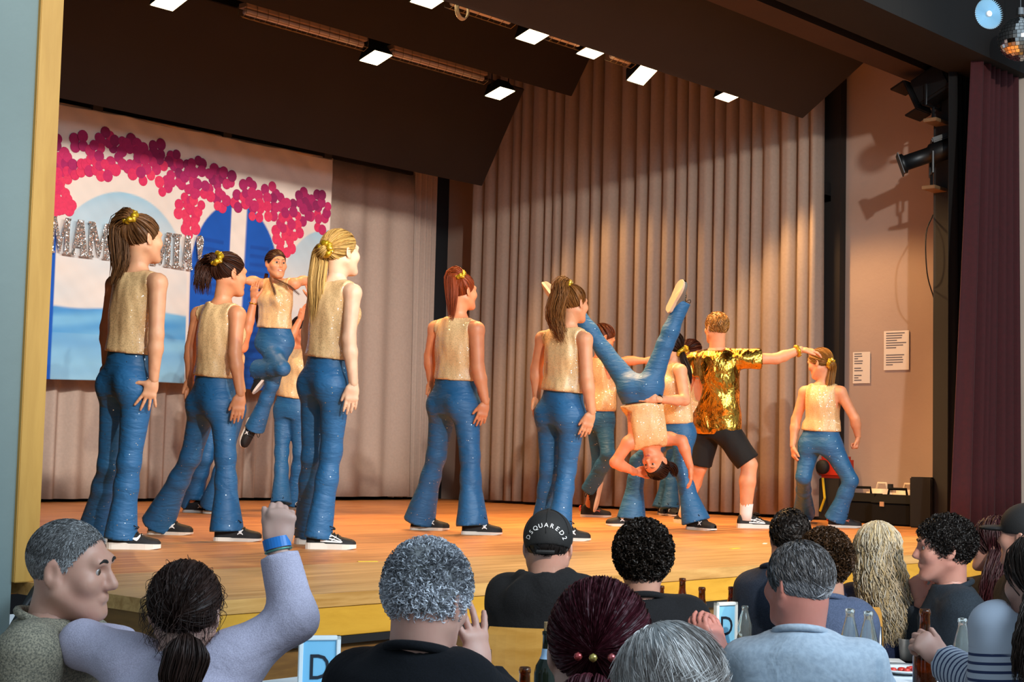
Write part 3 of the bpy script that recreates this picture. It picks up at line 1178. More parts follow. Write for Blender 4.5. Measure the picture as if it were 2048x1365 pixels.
# things standing at the right wall
def jerrycan(p, wdt, dep, hgt, mat, label, capc):
    e = empty('canister', p, label, 'canister')
    M_ = Matrix.Rotation(0.1, 3, 'Z')
    MB().box((-dep / 2, -wdt / 2, 0), (dep / 2, wdt / 2, hgt), bev=.03).build('body', mat, e, smooth=True)
    MB().tube([(0, -wdt * .28, hgt - .02), (0, -wdt * .2, hgt + .05), (0, wdt * .12, hgt + .05), (0, wdt * .2, hgt - .02)], .012, 8).build('handle', mat, e, smooth=True)
    MB().lathe([(0, .05), (.024, .05), (.026, .0)], 16, (0, -wdt * .38, hgt - .005)).build('cap', capc, e)


M_can = plain('canister_white', 'D9C9B8', .4, spec=.5)
for (xx, yy, lab) in ((1762, 1040, 'white plastic canister behind the toolbox by the wall'), (1816, 1044, 'white plastic canister against the wall next to the speaker column')):
    p = atZ(xx, 1046, ST)
    p = np.array([12.25, p[1] * 12.25 / p[0], ST])
    jerrycan(p, .24, .16, .30, M_can, lab, M_black)


def toolbox(px_, X, label):
    p = atX(px_, 1046, X)
    p[2] = ST
    e = empty('toolbox', p, label, 'toolbox')
    mk = plain('case_black', '0B0A0A', .85, spec=.2)
    MB().box((-.12, -.19, 0), (.12, .19, .19), bev=.015).build('tray', mk, e)
    b_ = MB()
    Vv = [(-.12, -.19, .19), (.12, -.19, .19), (.12, .19, .19), (-.12, .19, .19), (-.07, -.16, .26), (.07, -.16, .26), (.07, .16, .26), (-.07, .16, .26)]
    b_.add(Vv, [[0, 1, 5, 4], [1, 2, 6, 5], [2, 3, 7, 6], [3, 0, 4, 7], [4, 5, 6, 7]])
    b_.build('lid', mk, e)
    MB().tube([(0, -.09, .25), (0, -.08, .31), (0, .08, .31), (0, .09, .25)], .012, 6).build('handle', mk, e)
    MB().box((-.128, .06, .16), (-.12, .10, .20)).build('latch', plain('latch_beige', 'B08A6A', .5), e)


toolbox(1724, 12.05, 'black toolbox beside the far-right dancer in gold and blue')
toolbox(1795, 11.85, 'black toolbox in front of the white canisters by the speaker column')
p = atX(1851, 1050, 11.7)
o = MB().box((-.09, -.1, 0), (.09, .1, .42), bev=.01).build('speaker_box', plain('speaker_black', '161412', .8))
o.location = (p[0], p[1], ST)
tag(o, 'tall narrow black speaker box standing against the dark post', 'speaker')
p = atX(1660, 1040, 12.26)
p[2] = ST
e = empty('winch_stand', p, 'red and black machine on a dark stand in the gap beside the side curtain', 'machine')
MB().box((-.12, -.17, 0), (.12, .17, .38), bev=.01).build('stand', plain('stand_black', '14120F', .7), e)
MB().box((-.12, -.2, .38), (.1, .2, .58), bev=.03).build('red_case', plain('machine_red', 'B32A14', .4), e, smooth=False)
MB().lathe([(0, .05), (.05, .05), (.065, .03), (.065, 0)], 20, (-.12, 0, .48), np.array([[0, 0, -1], [0, 1, 0], [1, 0, 0]])).build('dial', M_black, e, smooth=True)
MB().tube([(-.13, .0, .38), (-.16, -.04, .2), (-.14, .02, .08)], .012, 6).build('yellow_strap', plain('strap_yellow', 'C8A818', .6), e)

# cable running over the apron edge at the left pillar
o = MB()
for k in range(4):
    o.tube(spline([(3.2 + .01 * k, 5.3 - .02 * k, 1.03), (3.08, 5.24 - .02 * k, 1.02), (2.98 - .02 * k, 5.2 - .03 * k, .93), (2.9 - .03 * k, 5.18 - .03 * k, .7), (2.86 - .03 * k, 5.15, .1)], 16), .013, 6)
o = o.build('cable_bundle', plain('cable_black', '0E0F12', .5), smooth=True)
tag(o, 'bundle of black cables running down beside the left pillar', 'cable')

# disco ball and paper fan hanging at the top right
c = atY(2041, 78, 5.0)
e = empty('mirror_ball', c, 'mirror ball with small square facets hanging before the red curtain', 'mirror ball')
m, nt, b = newmat('mirror_facets')
b.inputs['Metallic'].default_value = 1
b.inputs['Roughness'].default_value = .12
b.inputs['Base Color'].default_value = (.8, .8, .78, 1)
rb = .17
Vf, Ff = [], []
for i in range(18):
    t0, t1 = math.pi * (i + .06) / 18, math.pi * (i + .94) / 18
    nseg = max(4, int(36 * math.sin((t0 + t1) / 2)))
    for j in range(nseg):
        p0, p1 = 2 * math.pi * (j + .05) / nseg, 2 * math.pi * (j + .95) / nseg
        k = len(Vf)
        for (t, q) in ((t0, p0), (t1, p0), (t1, p1), (t0, p1)):
            Vf.append((rb * math.sin(t) * math.cos(q), rb * math.sin(t) * math.sin(q), rb * math.cos(t)))
        Ff.append([k, k + 1, k + 2, k + 3])
mf = put('mirror_tiles', meshdata('mirror_tiles', np.array(Vf), np.array(Ff), False), m, e)
mf['kind'] = 'stuff'
a = np.linspace(0, math.pi, 14)
MB().lathe([(rb * .965 * math.sin(t) + 1e-5, rb * .965 * math.cos(t)) for t in a], 24).build('core', plain('ball_core', '1A1A1C', .6), e, smooth=True)
MB().tube([(0, 0, .18), (0, 0, 2.0)], .004, 6).lathe([(0, .24), (.03, .24), (.035, .185), (0, .185)], 16).build('hanger', plain('chrome', 'C8C8C8', .2, metal=1), e)
c = atY(1977, 28, 4.6)
e = empty('paper_fan', c, 'pale blue folded paper rosette hanging near the mirror ball', 'decoration')
q = 44
V, F = [(0, 0, 0), (0, .012, 0)], []
for k in range(q * 2):
    t = math.pi * k / q
    rr_ = .108 if k % 2 else .098
    V.append((rr_ * math.cos(t), -.012 if k % 2 else .012, rr_ * math.sin(t)))
for k in range(q * 2):
    F.append([0, 2 + k, 2 + (k + 1) % (q * 2)])
R_ = np.array(Matrix.Rotation(-.55, 3, 'Z'))
o = put('pleats', meshdata('pleats', np.array(V) @ R_.T, np.array(F), False), plain('paper_blue', 'A8D4EC', .8), e)
o.modifiers.new('thick', 'SOLIDIFY').thickness = .002
MB().lathe([(0, -.015), (.02, -.013), (.022, 0)], 16, M=R_ @ np.array([[1, 0, 0], [0, 0, 1], [0, 1, 0]])).build('hub', plain('paper_white2', 'DDE8EE', .8), e)
MB().tube([(0, 0, .10), (0, 0, 1.6)], .002, 4).build('thread', plain('thread', 'CCCCCC', .7), e)

# bits of yellow tape and confetti lying on the boards
for k, (xx, yy, w_, cc, lab) in enumerate(((735, 1124, .10, 'D8C02A', 'strip of yellow tape on the boards before the blonde dancer'), (392, 1139, .09, 'D8C02A', 'strip of yellow tape on the boards behind the raised arm'), (1470, 1098, .12, 'D8C02A', 'strip of yellow tape on the boards near the man in gold'), (1530, 1088, .10, 'E8E4DC', 'white paper scrap lying on the boards near the man in gold'))):
    p = atZ(xx, yy, ST)
    o = MB().box((-w_ / 2, -.012, 0), (w_ / 2, .012, .002)).build('tape_strip' if 'tape' in lab else 'paper_scrap', plain('tape_' + cc, cc, .6))
    o.location = p
    o.rotation_euler = (0, 0, -.4 + .3 * k)
    tag(o, lab, 'tape' if 'tape' in lab else 'paper')

# ================================================================ people: shared builders
SKIN = {}


def skin(tone):
    if tone in SKIN:
        return SKIN[tone]
    c = hexc(tone)
    m, nt, b = newmat('skin_' + tone)
    L = nt.links.new
    tc = N(nt, 'ShaderNodeTexCoord')
    nz = N(nt, 'ShaderNodeTexNoise')
    nz.inputs['Scale'].default_value = 18
    L(tc.outputs['Object'], nz.inputs['Vector'])
    rp = N(nt, 'ShaderNodeValToRGB')
    rp.color_ramp.elements[0].color = rgba([c[0] * .93, c[1] * .86, c[2] * .86])
    rp.color_ramp.elements[1].color = rgba(c)
    rp.color_ramp.elements[0].position = .3
    rp.color_ramp.elements[1].position = .6
    L(nz.outputs['Fac'], rp.inputs['Fac'])
    L(rp.outputs[0], b.inputs['Base Color'])
    b.inputs['Roughness'].default_value = .5
    b.inputs['Subsurface Weight'].default_value = .12
    b.inputs['Subsurface Radius'].default_value = (.02, .008, .005)
    b.inputs['Subsurface Scale'].default_value = .5
    SKIN[tone] = m
    return m


M_lip = plain('lips', 'B4605A', .45)
M_brow_d = plain('brow_dark', '2A1B14', .8)
CRAN_C = np.array([0, -.012, .032])
CRAN_R = np.array([.074, .094, .084])


class Head:
    def __init__(s, c, fwd, up, size=1.0):
        s.c = np.asarray(c, float)
        f = unit(fwd)
        u = unit(np.asarray(up) - f * (np.asarray(up) @ f))
        r = np.cross(f, u)
        s.M = np.stack([r, f, u], 1)
        s.s = size

    def w(s, p):
        return s.c + (np.asarray(p, float) * s.s) @ s.M.T

    def loc(s, P):
        return (np.asarray(P) - s.c) @ s.M / s.s

    def sdf(s, h, neck=None, male=False, jaw=1.0, ear=1.0, nose=1.0, full=0.0, neck_r=None):
        S = SDF(h)
        k = s.s
        e = lambda c, r, kk=.02, mode='u', rot=None: S.ell(s.w(c), np.array(r) * k, s.M if rot is None else s.M @ rot, kk, mode)
        cn = lambda a, b, ra, rb, kk=.012, mode='u': S.cone(s.w(a), s.w(b), ra * k, rb * k, kk, None, mode)
        e(CRAN_C, CRAN_R)
        e((0, .028, -.022), (.060 + full, .064, .080), .03)
        e((0, .045, -.070), (.040 * jaw + full, .042, .036), .03)
        for sx in (-1, 1):
            cn((sx * .052 * jaw, .0, -.045), (sx * .022 * jaw, .068, -.092), .022 + full, .019 + full * .5, .025)
            e((sx * .040, .060, -.018), (.026 + full * .7, .026, .026), .025)
        cn((-.012 * jaw, .080, -.095), (.012 * jaw, .080, -.095), .016, .016, .015)
        cn((-.036, .078, .033), (.036, .078, .033), .0145 if male else .009, .0145 if male else .009, .02)
        # nose
        cn((0, .088, .018), (0, .108 if male else .102, -.020), .008 if male else .007, (.0115 if male else .0095) * nose, .012)
        for sx in (-1, 1):
            cn((sx * .009, .097 if male else .093, -.026), (sx * .010, .094 if male else .090, -.025), (.0085 if male else .007) * nose, (.0085 if male else .007) * nose, .008)
        # lips
        cn((-.020, .084, -.0535), (.020, .084, -.0535), .006, .006, .008)
        cn((-.010, .0925, -.050), (.010, .0925, -.050), .0055, .0055, .008)
        cn((-.012, .091, -.060), (.012, .091, -.060), .0062, .0062, .008)
        for sx in (-1, 1):
            e((sx * .031, .100, .011), (.021, .022, .0125), .010, 's')
            # lids
            cn((sx * .019, .0785, .0195), (sx * .043, .072, .0185), .0060, .0060, .005)
            cn((sx * .019, .0775, .000), (sx * .043, .071, .002), .0042, .0042, .005)
            a = .35
            rot = np.array([[math.cos(a), -math.sin(a) * sx, 0], [math.sin(a) * sx, math.cos(a), 0], [0, 0, 1]])
            e((sx * .078, -.012, .0), np.array((.0065, .019, .032)) * ear, .006, 'u', rot)
            e((sx * .076, -.004, -.022), np.array((.006, .010, .014)) * ear, .006)
            e((sx * .0865, -.008, .004), (.007, .010, .017), .005, 's')
        if neck is not None:
            r = neck_r or (.058 if male else .047)
            a = s.w((0, -.022, -.045))
            S.cone(a, neck, r * k, r * 1.08, .03)
        return S

    def features(s, par, base, brow=None, iris='4A3524', browth=.0030, VL=None):
        def sy(x, z):
            k = (np.abs(VL[:, 0] - x) < .006) & (np.abs(VL[:, 2] - z) < .006) & (VL[:, 1] > .02)
            return VL[k, 1].max() if k.any() else .085
        for sx in (-1, 1):
            c = s.w((sx * .031, .0738, .0105))
            r = .0125 * s.s
            n, m = 12, 16
            th = np.linspace(0, math.pi, n)
            ph = np.linspace(0, 2 * math.pi, m, endpoint=False)
            Vl = np.stack([np.sin(th)[:, None] * np.cos(ph), np.cos(th)[:, None] * np.ones(m), np.sin(th)[:, None] * np.sin(ph)], -1)
            col = np.where(th[:, None, None] < .28, np.array(hexc('0A0806')), np.where(th[:, None, None] < .62, np.array(hexc(iris)), np.array(hexc('B9ADA6')))) * np.ones((n, m, 1))
            V = c + (Vl.reshape(-1, 3) * r) @ s.M.T - base
            j, i = np.meshgrid(np.arange(m), np.arange(n - 1))
            F = np.stack([i * m + j, i * m + (j + 1) % m, (i + 1) * m + (j + 1) % m, (i + 1) * m + j], -1).reshape(-1, 4)
            put('eye', meshdata('eye', V, F, True, col.reshape(-1, 3)), plain('eye_mat', 'FFFFFF', .15, vcol=True), par)
            b = spline([s.w((sx * x, sy(sx * x, z) - .0012, z)) for x, z in ((.013, .033), (.024, .037), (.036, .038), (.048, .033))], 8)
            MB().tube(b, np.array([.8, 1, 1.1, 1.1, 1, .8, .6, .3]) * browth * s.s, 6).build('eyebrow', brow or M_brow_d, par, smooth=True, base=base)

    # ---- scalp helpers (unit-sphere space of the cranium)
    def sph(s, u, lift=0.0):
        u = np.asarray(u, float)
        lift = np.asarray(lift, float)
        if lift.ndim and lift.shape == u.shape[:-1]:
            lift = lift[..., None]
        p = CRAN_C + u * (CRAN_R + lift)
        return s.w(p)

    def scalp(s, n, rng, hl=0.0, nape=0.0, crown=None):
        out = []
        while sum(len(o) for o in out) < n:
            u = rng.normal(size=(n * 3, 3))
            u /= np.linalg.norm(u, axis=1, keepdims=True)
            p = CRAN_C + u * CRAN_R
            v1 = .83 * (p[:, 1] - .018) - .56 * (p[:, 2] + .01) - hl
            v2 = .54 * (p[:, 1] - .018) - .84 * (p[:, 2] + .01) - nape
            ok = (v1 < 0) & (v2 < 0)
            if crown is not None:
                ok &= ~((np.linalg.norm(u - unit(crown[0]), axis=1) < crown[1]) & (rng.random(len(u)) < crown[2]))
            out.append(u[ok])
        return np.concatenate(out)[:n]

    def cap(s, par, base, mat, th=.008, h=.0085, hl=0.0, nape=0.0, name='hair', bulk=None, lump=0):
        S = SDF(h)
        S.ell(s.w(CRAN_C), (CRAN_R + th) * s.s, s.M)
        if bulk:
            for c, r in bulk:
                S.ell(s.w(c), np.array(r) * s.s, s.M, .02)
        c, M, k = s.c, s.M, s.s

        def f(X, Y, Z):
            a, b_, d = X - c[0], Y - c[1], Z - c[2]
            y = (a * M[0, 1] + b_ * M[1, 1] + d * M[2, 1]) / k
            z = (a * M[0, 2] + b_ * M[1, 2] + d * M[2, 2]) / k
            v1 = .83 * (y - .018) - .56 * (z + .01) - hl
            v2 = .54 * (y - .018) - .84 * (z + .01) - nape
            return np.maximum(v1, v2) * k
        S.cutfun(f)
        if lump:
            S.noise = lambda X, Y, Z: lump * (np.sin(X * 95 + 2 * np.sin(Y * 60)) + np.sin(Y * 88 + 1.7 * np.sin(Z * 70)) + np.sin(Z * 101 + 1.9 * np.sin(X * 66))) / 3
        V, F = S.mesh()
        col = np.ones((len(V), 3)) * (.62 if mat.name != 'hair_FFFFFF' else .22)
        return put(name, meshdata(name, V - base, F, True, col), mat, par)


def slerp(u, v, t):
    d = np.clip((u * v).sum(-1, keepdims=True), -1, 1)
    om = np.arccos(d)
    so = np.sin(om) + 1e-6
    return (np.sin((1 - t) * om) * u + np.sin(t * om) * v) / so


def hairmat(c):
    return plain('hair_' + c, c, .5, vcol=True, spec=.3)


def pony_hair(H, par, base, c, anchor, path, width, rng, n1=480, n2=110, wave=0.0, scr=True, lift=.006, c_tip=None, end=.35, hl=0.0, r2=.0028, scrm=None):
    """hair combed back to a tie, with a tail; anchor in cranium directions, path = world points of the tail"""
    n2 = int(n2 * 2)
    mat = hairmat(c)
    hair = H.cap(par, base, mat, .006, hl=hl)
    if scr:
        v0 = np.asarray(path[0]) - CAM
        v0 = v0 / np.linalg.norm(v0)
        us = np.random.default_rng(5).normal(size=(4000, 3))
        us /= np.linalg.norm(us, axis=1, keepdims=True)
        pw = H.sph(us, .012) - CAM
        dep = pw @ v0
        off = np.linalg.norm(pw - dep[:, None] * v0, axis=1)
        anchor = us[np.argmin(off + .12 * (dep - dep.min()))]
        path = [H.sph(unit(anchor), .008), H.sph(unit(anchor), .030)] + list(path[1:])
    ua = unit(anchor)
    u = H.scalp(n1, rng, hl)
    t = np.linspace(0, 1, 9)
    P = []
    for q in t:
        s_ = slerp(u, np.broadcast_to(ua, u.shape), q * .97)
        lf = .005 + .006 * math.sin(q * 3.1) + .012 * q ** 3 + rng.uniform(0, .002, len(u))
        P.append(H.sph(s_ / np.linalg.norm(s_, axis=1, keepdims=True), lf * 1.0))
    P = np.stack(P, 1)
    strands('combed_strands', P, np.array([.4, .8, 1, 1, 1, 1, 1, .9, .7]) * .0028 * H.s, mat, hair, base, 2)
    # tail
    tail = spline(path, 14)
    T, A, B = frames(tail)
    tt = np.linspace(0, 1, 14)
    prof = np.interp(tt, [0, .1, .2, .4, .75, 1], [.28, .3, .62, 1, .95, end]) * width
    ang = rng.uniform(0, 2 * math.pi, n2)
    rad = np.sqrt(rng.uniform(0, 1, n2))
    ph = rng.uniform(0, 2 * math.pi, (n2, 2))
    Q = tail[None] + prof[None, :, None] * rad[:, None, None] * (np.cos(ang)[:, None, None] * A[None] + np.sin(ang)[:, None, None] * B[None] * .75)
    if wave:
        fr = rng.uniform(7, 11, n2)
        fr2 = 9.0
        wv = wave * np.minimum(1, tt * 2)[None] * (np.sin(tt[None] * fr2 + (ph[:, :1] * .35)))
        Q = Q + wv[:, :, None] * A[None] + (wave * .7 * np.minimum(1, tt * 2)[None] * np.cos(tt[None] * fr2 * 1.2 + ph[:, 1:] * .35))[:, :, None] * B[None]
    cut = rng.uniform(.78, 1.0, n2)
    # shorten individual strands
    Q2 = np.empty_like(Q)
    for i in range(n2):
        x_ = np.linspace(0, cut[i], 14)
        for d in range(3):
            Q2[i, :, d] = np.interp(x_, tt, Q[i, :, d])
    strands('ponytail', Q2, np.interp(tt, [0, .1, .8, 1], [.9, 1, .8, .25]) * r2, mat, hair, base)
    if scr:
        c0 = H.sph(ua, .022)
        d = unit(c0 - H.w(CRAN_C))
        a1 = unit(np.cross(d, [.3, .5, .8]))
        a2 = np.cross(d, a1)
        q = 40
        ring = []
        for k in range(q):
            a = 2 * math.pi * k / q
            ring.append(c0 + (a1 * math.cos(a) + a2 * math.sin(a)) * .030 * H.s + d * .006 * math.sin(a * 5))
        rr_ = .0155 * H.s * (1 + .22 * np.sin(np.arange(q) * 1.9))
        MB().tube(ring, rr_, 9, closed=True).build('scrunchie', scrm or M_gold_scr, par, smooth=True, base=base)
    return hair


def short_hair(H, par, base, c, rng, n=900, length=.03, lift=.006, flow=(0, -.6, -.6), jitter=.35, hl=0.0, nape=0.0, th=.006, r=.0022, crown=None, part=None, curl=0.0, pts=6, sides=2, colr=None, lump=0, bulk=None, upl=None, gray=None):
    mat = hairmat(c)
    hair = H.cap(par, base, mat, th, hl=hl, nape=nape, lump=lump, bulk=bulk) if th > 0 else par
    u = H.scalp(n, rng, hl, nape, crown)
    Nrm = u / CRAN_R
    Nrm /= np.linalg.norm(Nrm, axis=1, keepdims=True)
    fl = np.broadcast_to(np.asarray(flow, float), u.shape) if not callable(flow) else flow(u)
    fl = fl + rng.normal(0, jitter, u.shape)
    fl = fl - Nrm * (fl * Nrm).sum(1, keepdims=True)
    fl /= np.linalg.norm(fl, axis=1, keepdims=True) + 1e-6
    ln = length * rng.uniform(.6, 1.25, n)
    if upl is not None:
        ln = ln * upl(u)
    t = np.linspace(0, 1, pts)
    p0 = CRAN_C + u * (CRAN_R + th * .6)
    side = np.cross(Nrm, fl)
    out = []
    ph = rng.uniform(0, 6.28, n)
    hand = rng.choice([-1, 1], n)
    for q in t:
        b = lift * math.sin(min(1, q * 1.3) * 1.57)
        p = p0 + fl * (ln * q)[:, None] + Nrm * (b - .5 * (ln * q) ** 2 / .09)[:, None]
        if curl:
            a = ph + hand * q * 7.5
            rr_ = curl * min(1, .35 + q)
            p = p + side * (rr_ * np.cos(a))[:, None] + Nrm * (rr_ * (np.sin(a) + .8))[:, None] - fl * (ln * q * .55)[:, None]
        out.append(H.w(p))
    P = np.stack(out, 1)
    prof = np.interp(t, [0, .3, .8, 1], [.9, 1, .8, .2]) * r * H.s
    col = None
    if gray is not None:
        v = gray(u, rng)
        col = np.asarray(v)
    strands('strands', P, prof, mat, hair, base, sides, col)
    return hair


def long_hair(H, par, base, c, rng, fall, n=420, wave=.01, spread=.09, top=(0, -.25, 1), r=.0040, hl=0.0, lenvar=.25, pts=14, colf=None):
    """loose hair: strands run over the scalp from the parting, then fall along the path 'fall' (world points)"""
    mat = hairmat(c)
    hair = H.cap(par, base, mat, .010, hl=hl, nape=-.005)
    u = H.scalp(n, rng, hl)
    ut = unit(top)
    tail = spline(fall, 40)
    T = unit(tail[-1] - tail[0])
    P = []
    tt = np.linspace(0, 1, pts)
    # rim direction where each strand leaves the head: down, keep azimuth
    rim = u.copy()
    rim[:, 2] = -.45
    rim[:, 1] = np.minimum(rim[:, 1], .25) - .25
    rim /= np.linalg.norm(rim, axis=1, keepdims=True)
    starts = slerp(np.broadcast_to(ut, u.shape), u, rng.uniform(.15, 1, (n, 1)))
    starts /= np.linalg.norm(starts, axis=1, keepdims=True)
    off = rng.uniform(0, 6.28, n)
    ph = rng.uniform(0, 6.28, (n, 2))
    lf = rng.uniform(.008, .022, n)
    L_end = rng.uniform(1 - lenvar, 1, n)
    for q in tt:
        if q < .38:
            s_ = slerp(starts, rim, q / .38)
            s_ /= np.linalg.norm(s_, axis=1, keepdims=True)
            p = H.sph(s_, lf)
        else:
            k = (q - .38) / .62 * L_end
            edge = H.sph(rim, lf)
            i = np.clip((k * 39).astype(int), 0, 39)
            ctr = tail[i]
            off0 = edge - tail[0]
            off0 = off0 - T * (off0 @ T)[:, None]
            along = ((edge - tail[0]) @ T)
            sp_ = np.interp(k, [0, .3, .8, 1], [1, 1.0 * spread / .09, spread / .09, .75 * spread / .09])
            p = ctr + off0 * sp_[:, None] + T * (along * (1 - np.minimum(1, k * 1.5)))[:, None]
        wv = wave * min(1, q * 2)
        p = p + CR * (wv * np.sin(q * 17 + ph[:, 0]))[:, None] + CF * (wv * np.cos(q * 15 + ph[:, 1]))[:, None]
        P.append(p)
    P = np.stack(P, 1)
    col = None if colf is None else colf(n, rng)
    strands('long_strands', P, np.interp(tt, [0, .1, .85, 1], [.7, 1, .9, .25]) * r, mat, hair, base, 3, col)
    return hair


def hand_sdf(S_list, wr, d, n, sgn, curl=.25, spread=.12, size=1.0, h=.0054, thumb=.7, curls=None):
    """d finger direction, n normal of the back of the hand, sgn +1/-1 thumb side along cross(d,n)"""
    d = unit(d)
    n = unit(np.asarray(n) - d * (np.asarray(n) @ d))
    s = np.cross(d, n) * sgn
    k = size
    S = SDF(h)
    M = np.stack([s, d, n], 1)
    S.ell(wr + d * .048 * k, np.array((.037, .055, .015)) * k, M, .01)
    S.cone(wr - d * .02 * k, wr + d * .03 * k, .024 * k, .026 * k, .015, (n, .72))
    S.cone(wr + d * .085 * k + s * .026 * k, wr + d * .08 * k - s * .028 * k, .0115 * k, .0105 * k, .012, (n, .95))
    offs = (.028, .0095, -.0095, -.0275)
    lens = (.072, .080, .074, .057)
    for i in range(4):
        c_ = curls[i] if curls is not None else curl * (1 + .12 * i)
        p = wr + d * (.088 - .004 * abs(i - 1)) * k + s * offs[i] * k
        a = 0.0
        fd0 = unit(d + s * offs[i] / .028 * spread)
        rads = (.0092, .0085, .0078, .0066)
        for j, fr in enumerate((.45, .30, .25)):
            a += c_ * (1.0, 1.15, .8)[j]
            fd = fd0 * math.cos(a) - n * math.sin(a)
            p2 = p + fd * lens[i] * fr * k
            S.cone(p, p2, rads[j] * k, rads[j + 1] * k, .003)
            p = p2
    t0 = wr + d * .028 * k + s * .026 * k
    td = unit(d * (1.1 - thumb) + s * thumb - n * .25)
    t1 = t0 + td * .042 * k
    t2 = t1 + unit(td + d * .35) * .032 * k
    S.cone(t0, t1, .0145 * k, .0105 * k, .012)
    S.cone(t1, t2, .0105 * k, .008 * k, .004)
    S_list.append(S)


def join_sdf(Ss):
    Vs, Fs, n = [], [], 0
    for S in Ss:
        V, F = S.mesh()
        Vs.append(V)
        Fs.append(F + n)
        n += len(V)
    return np.concatenate(Vs), np.concatenate(Fs)


M_gold_scr = sequin('scrunchie_gold', 'C9A11E', 260, .6, .9, .3)
M_sole_w = plain('sole_white', 'E6E2DA', .6)
M_shoe_b = plain('shoe_black', '121215', .7, bump=.2, bscale=300)
M_lace = plain('lace_black', '0A0A0B', .7)
M_logo = plain('logo_white', 'F2F2F2', .5)


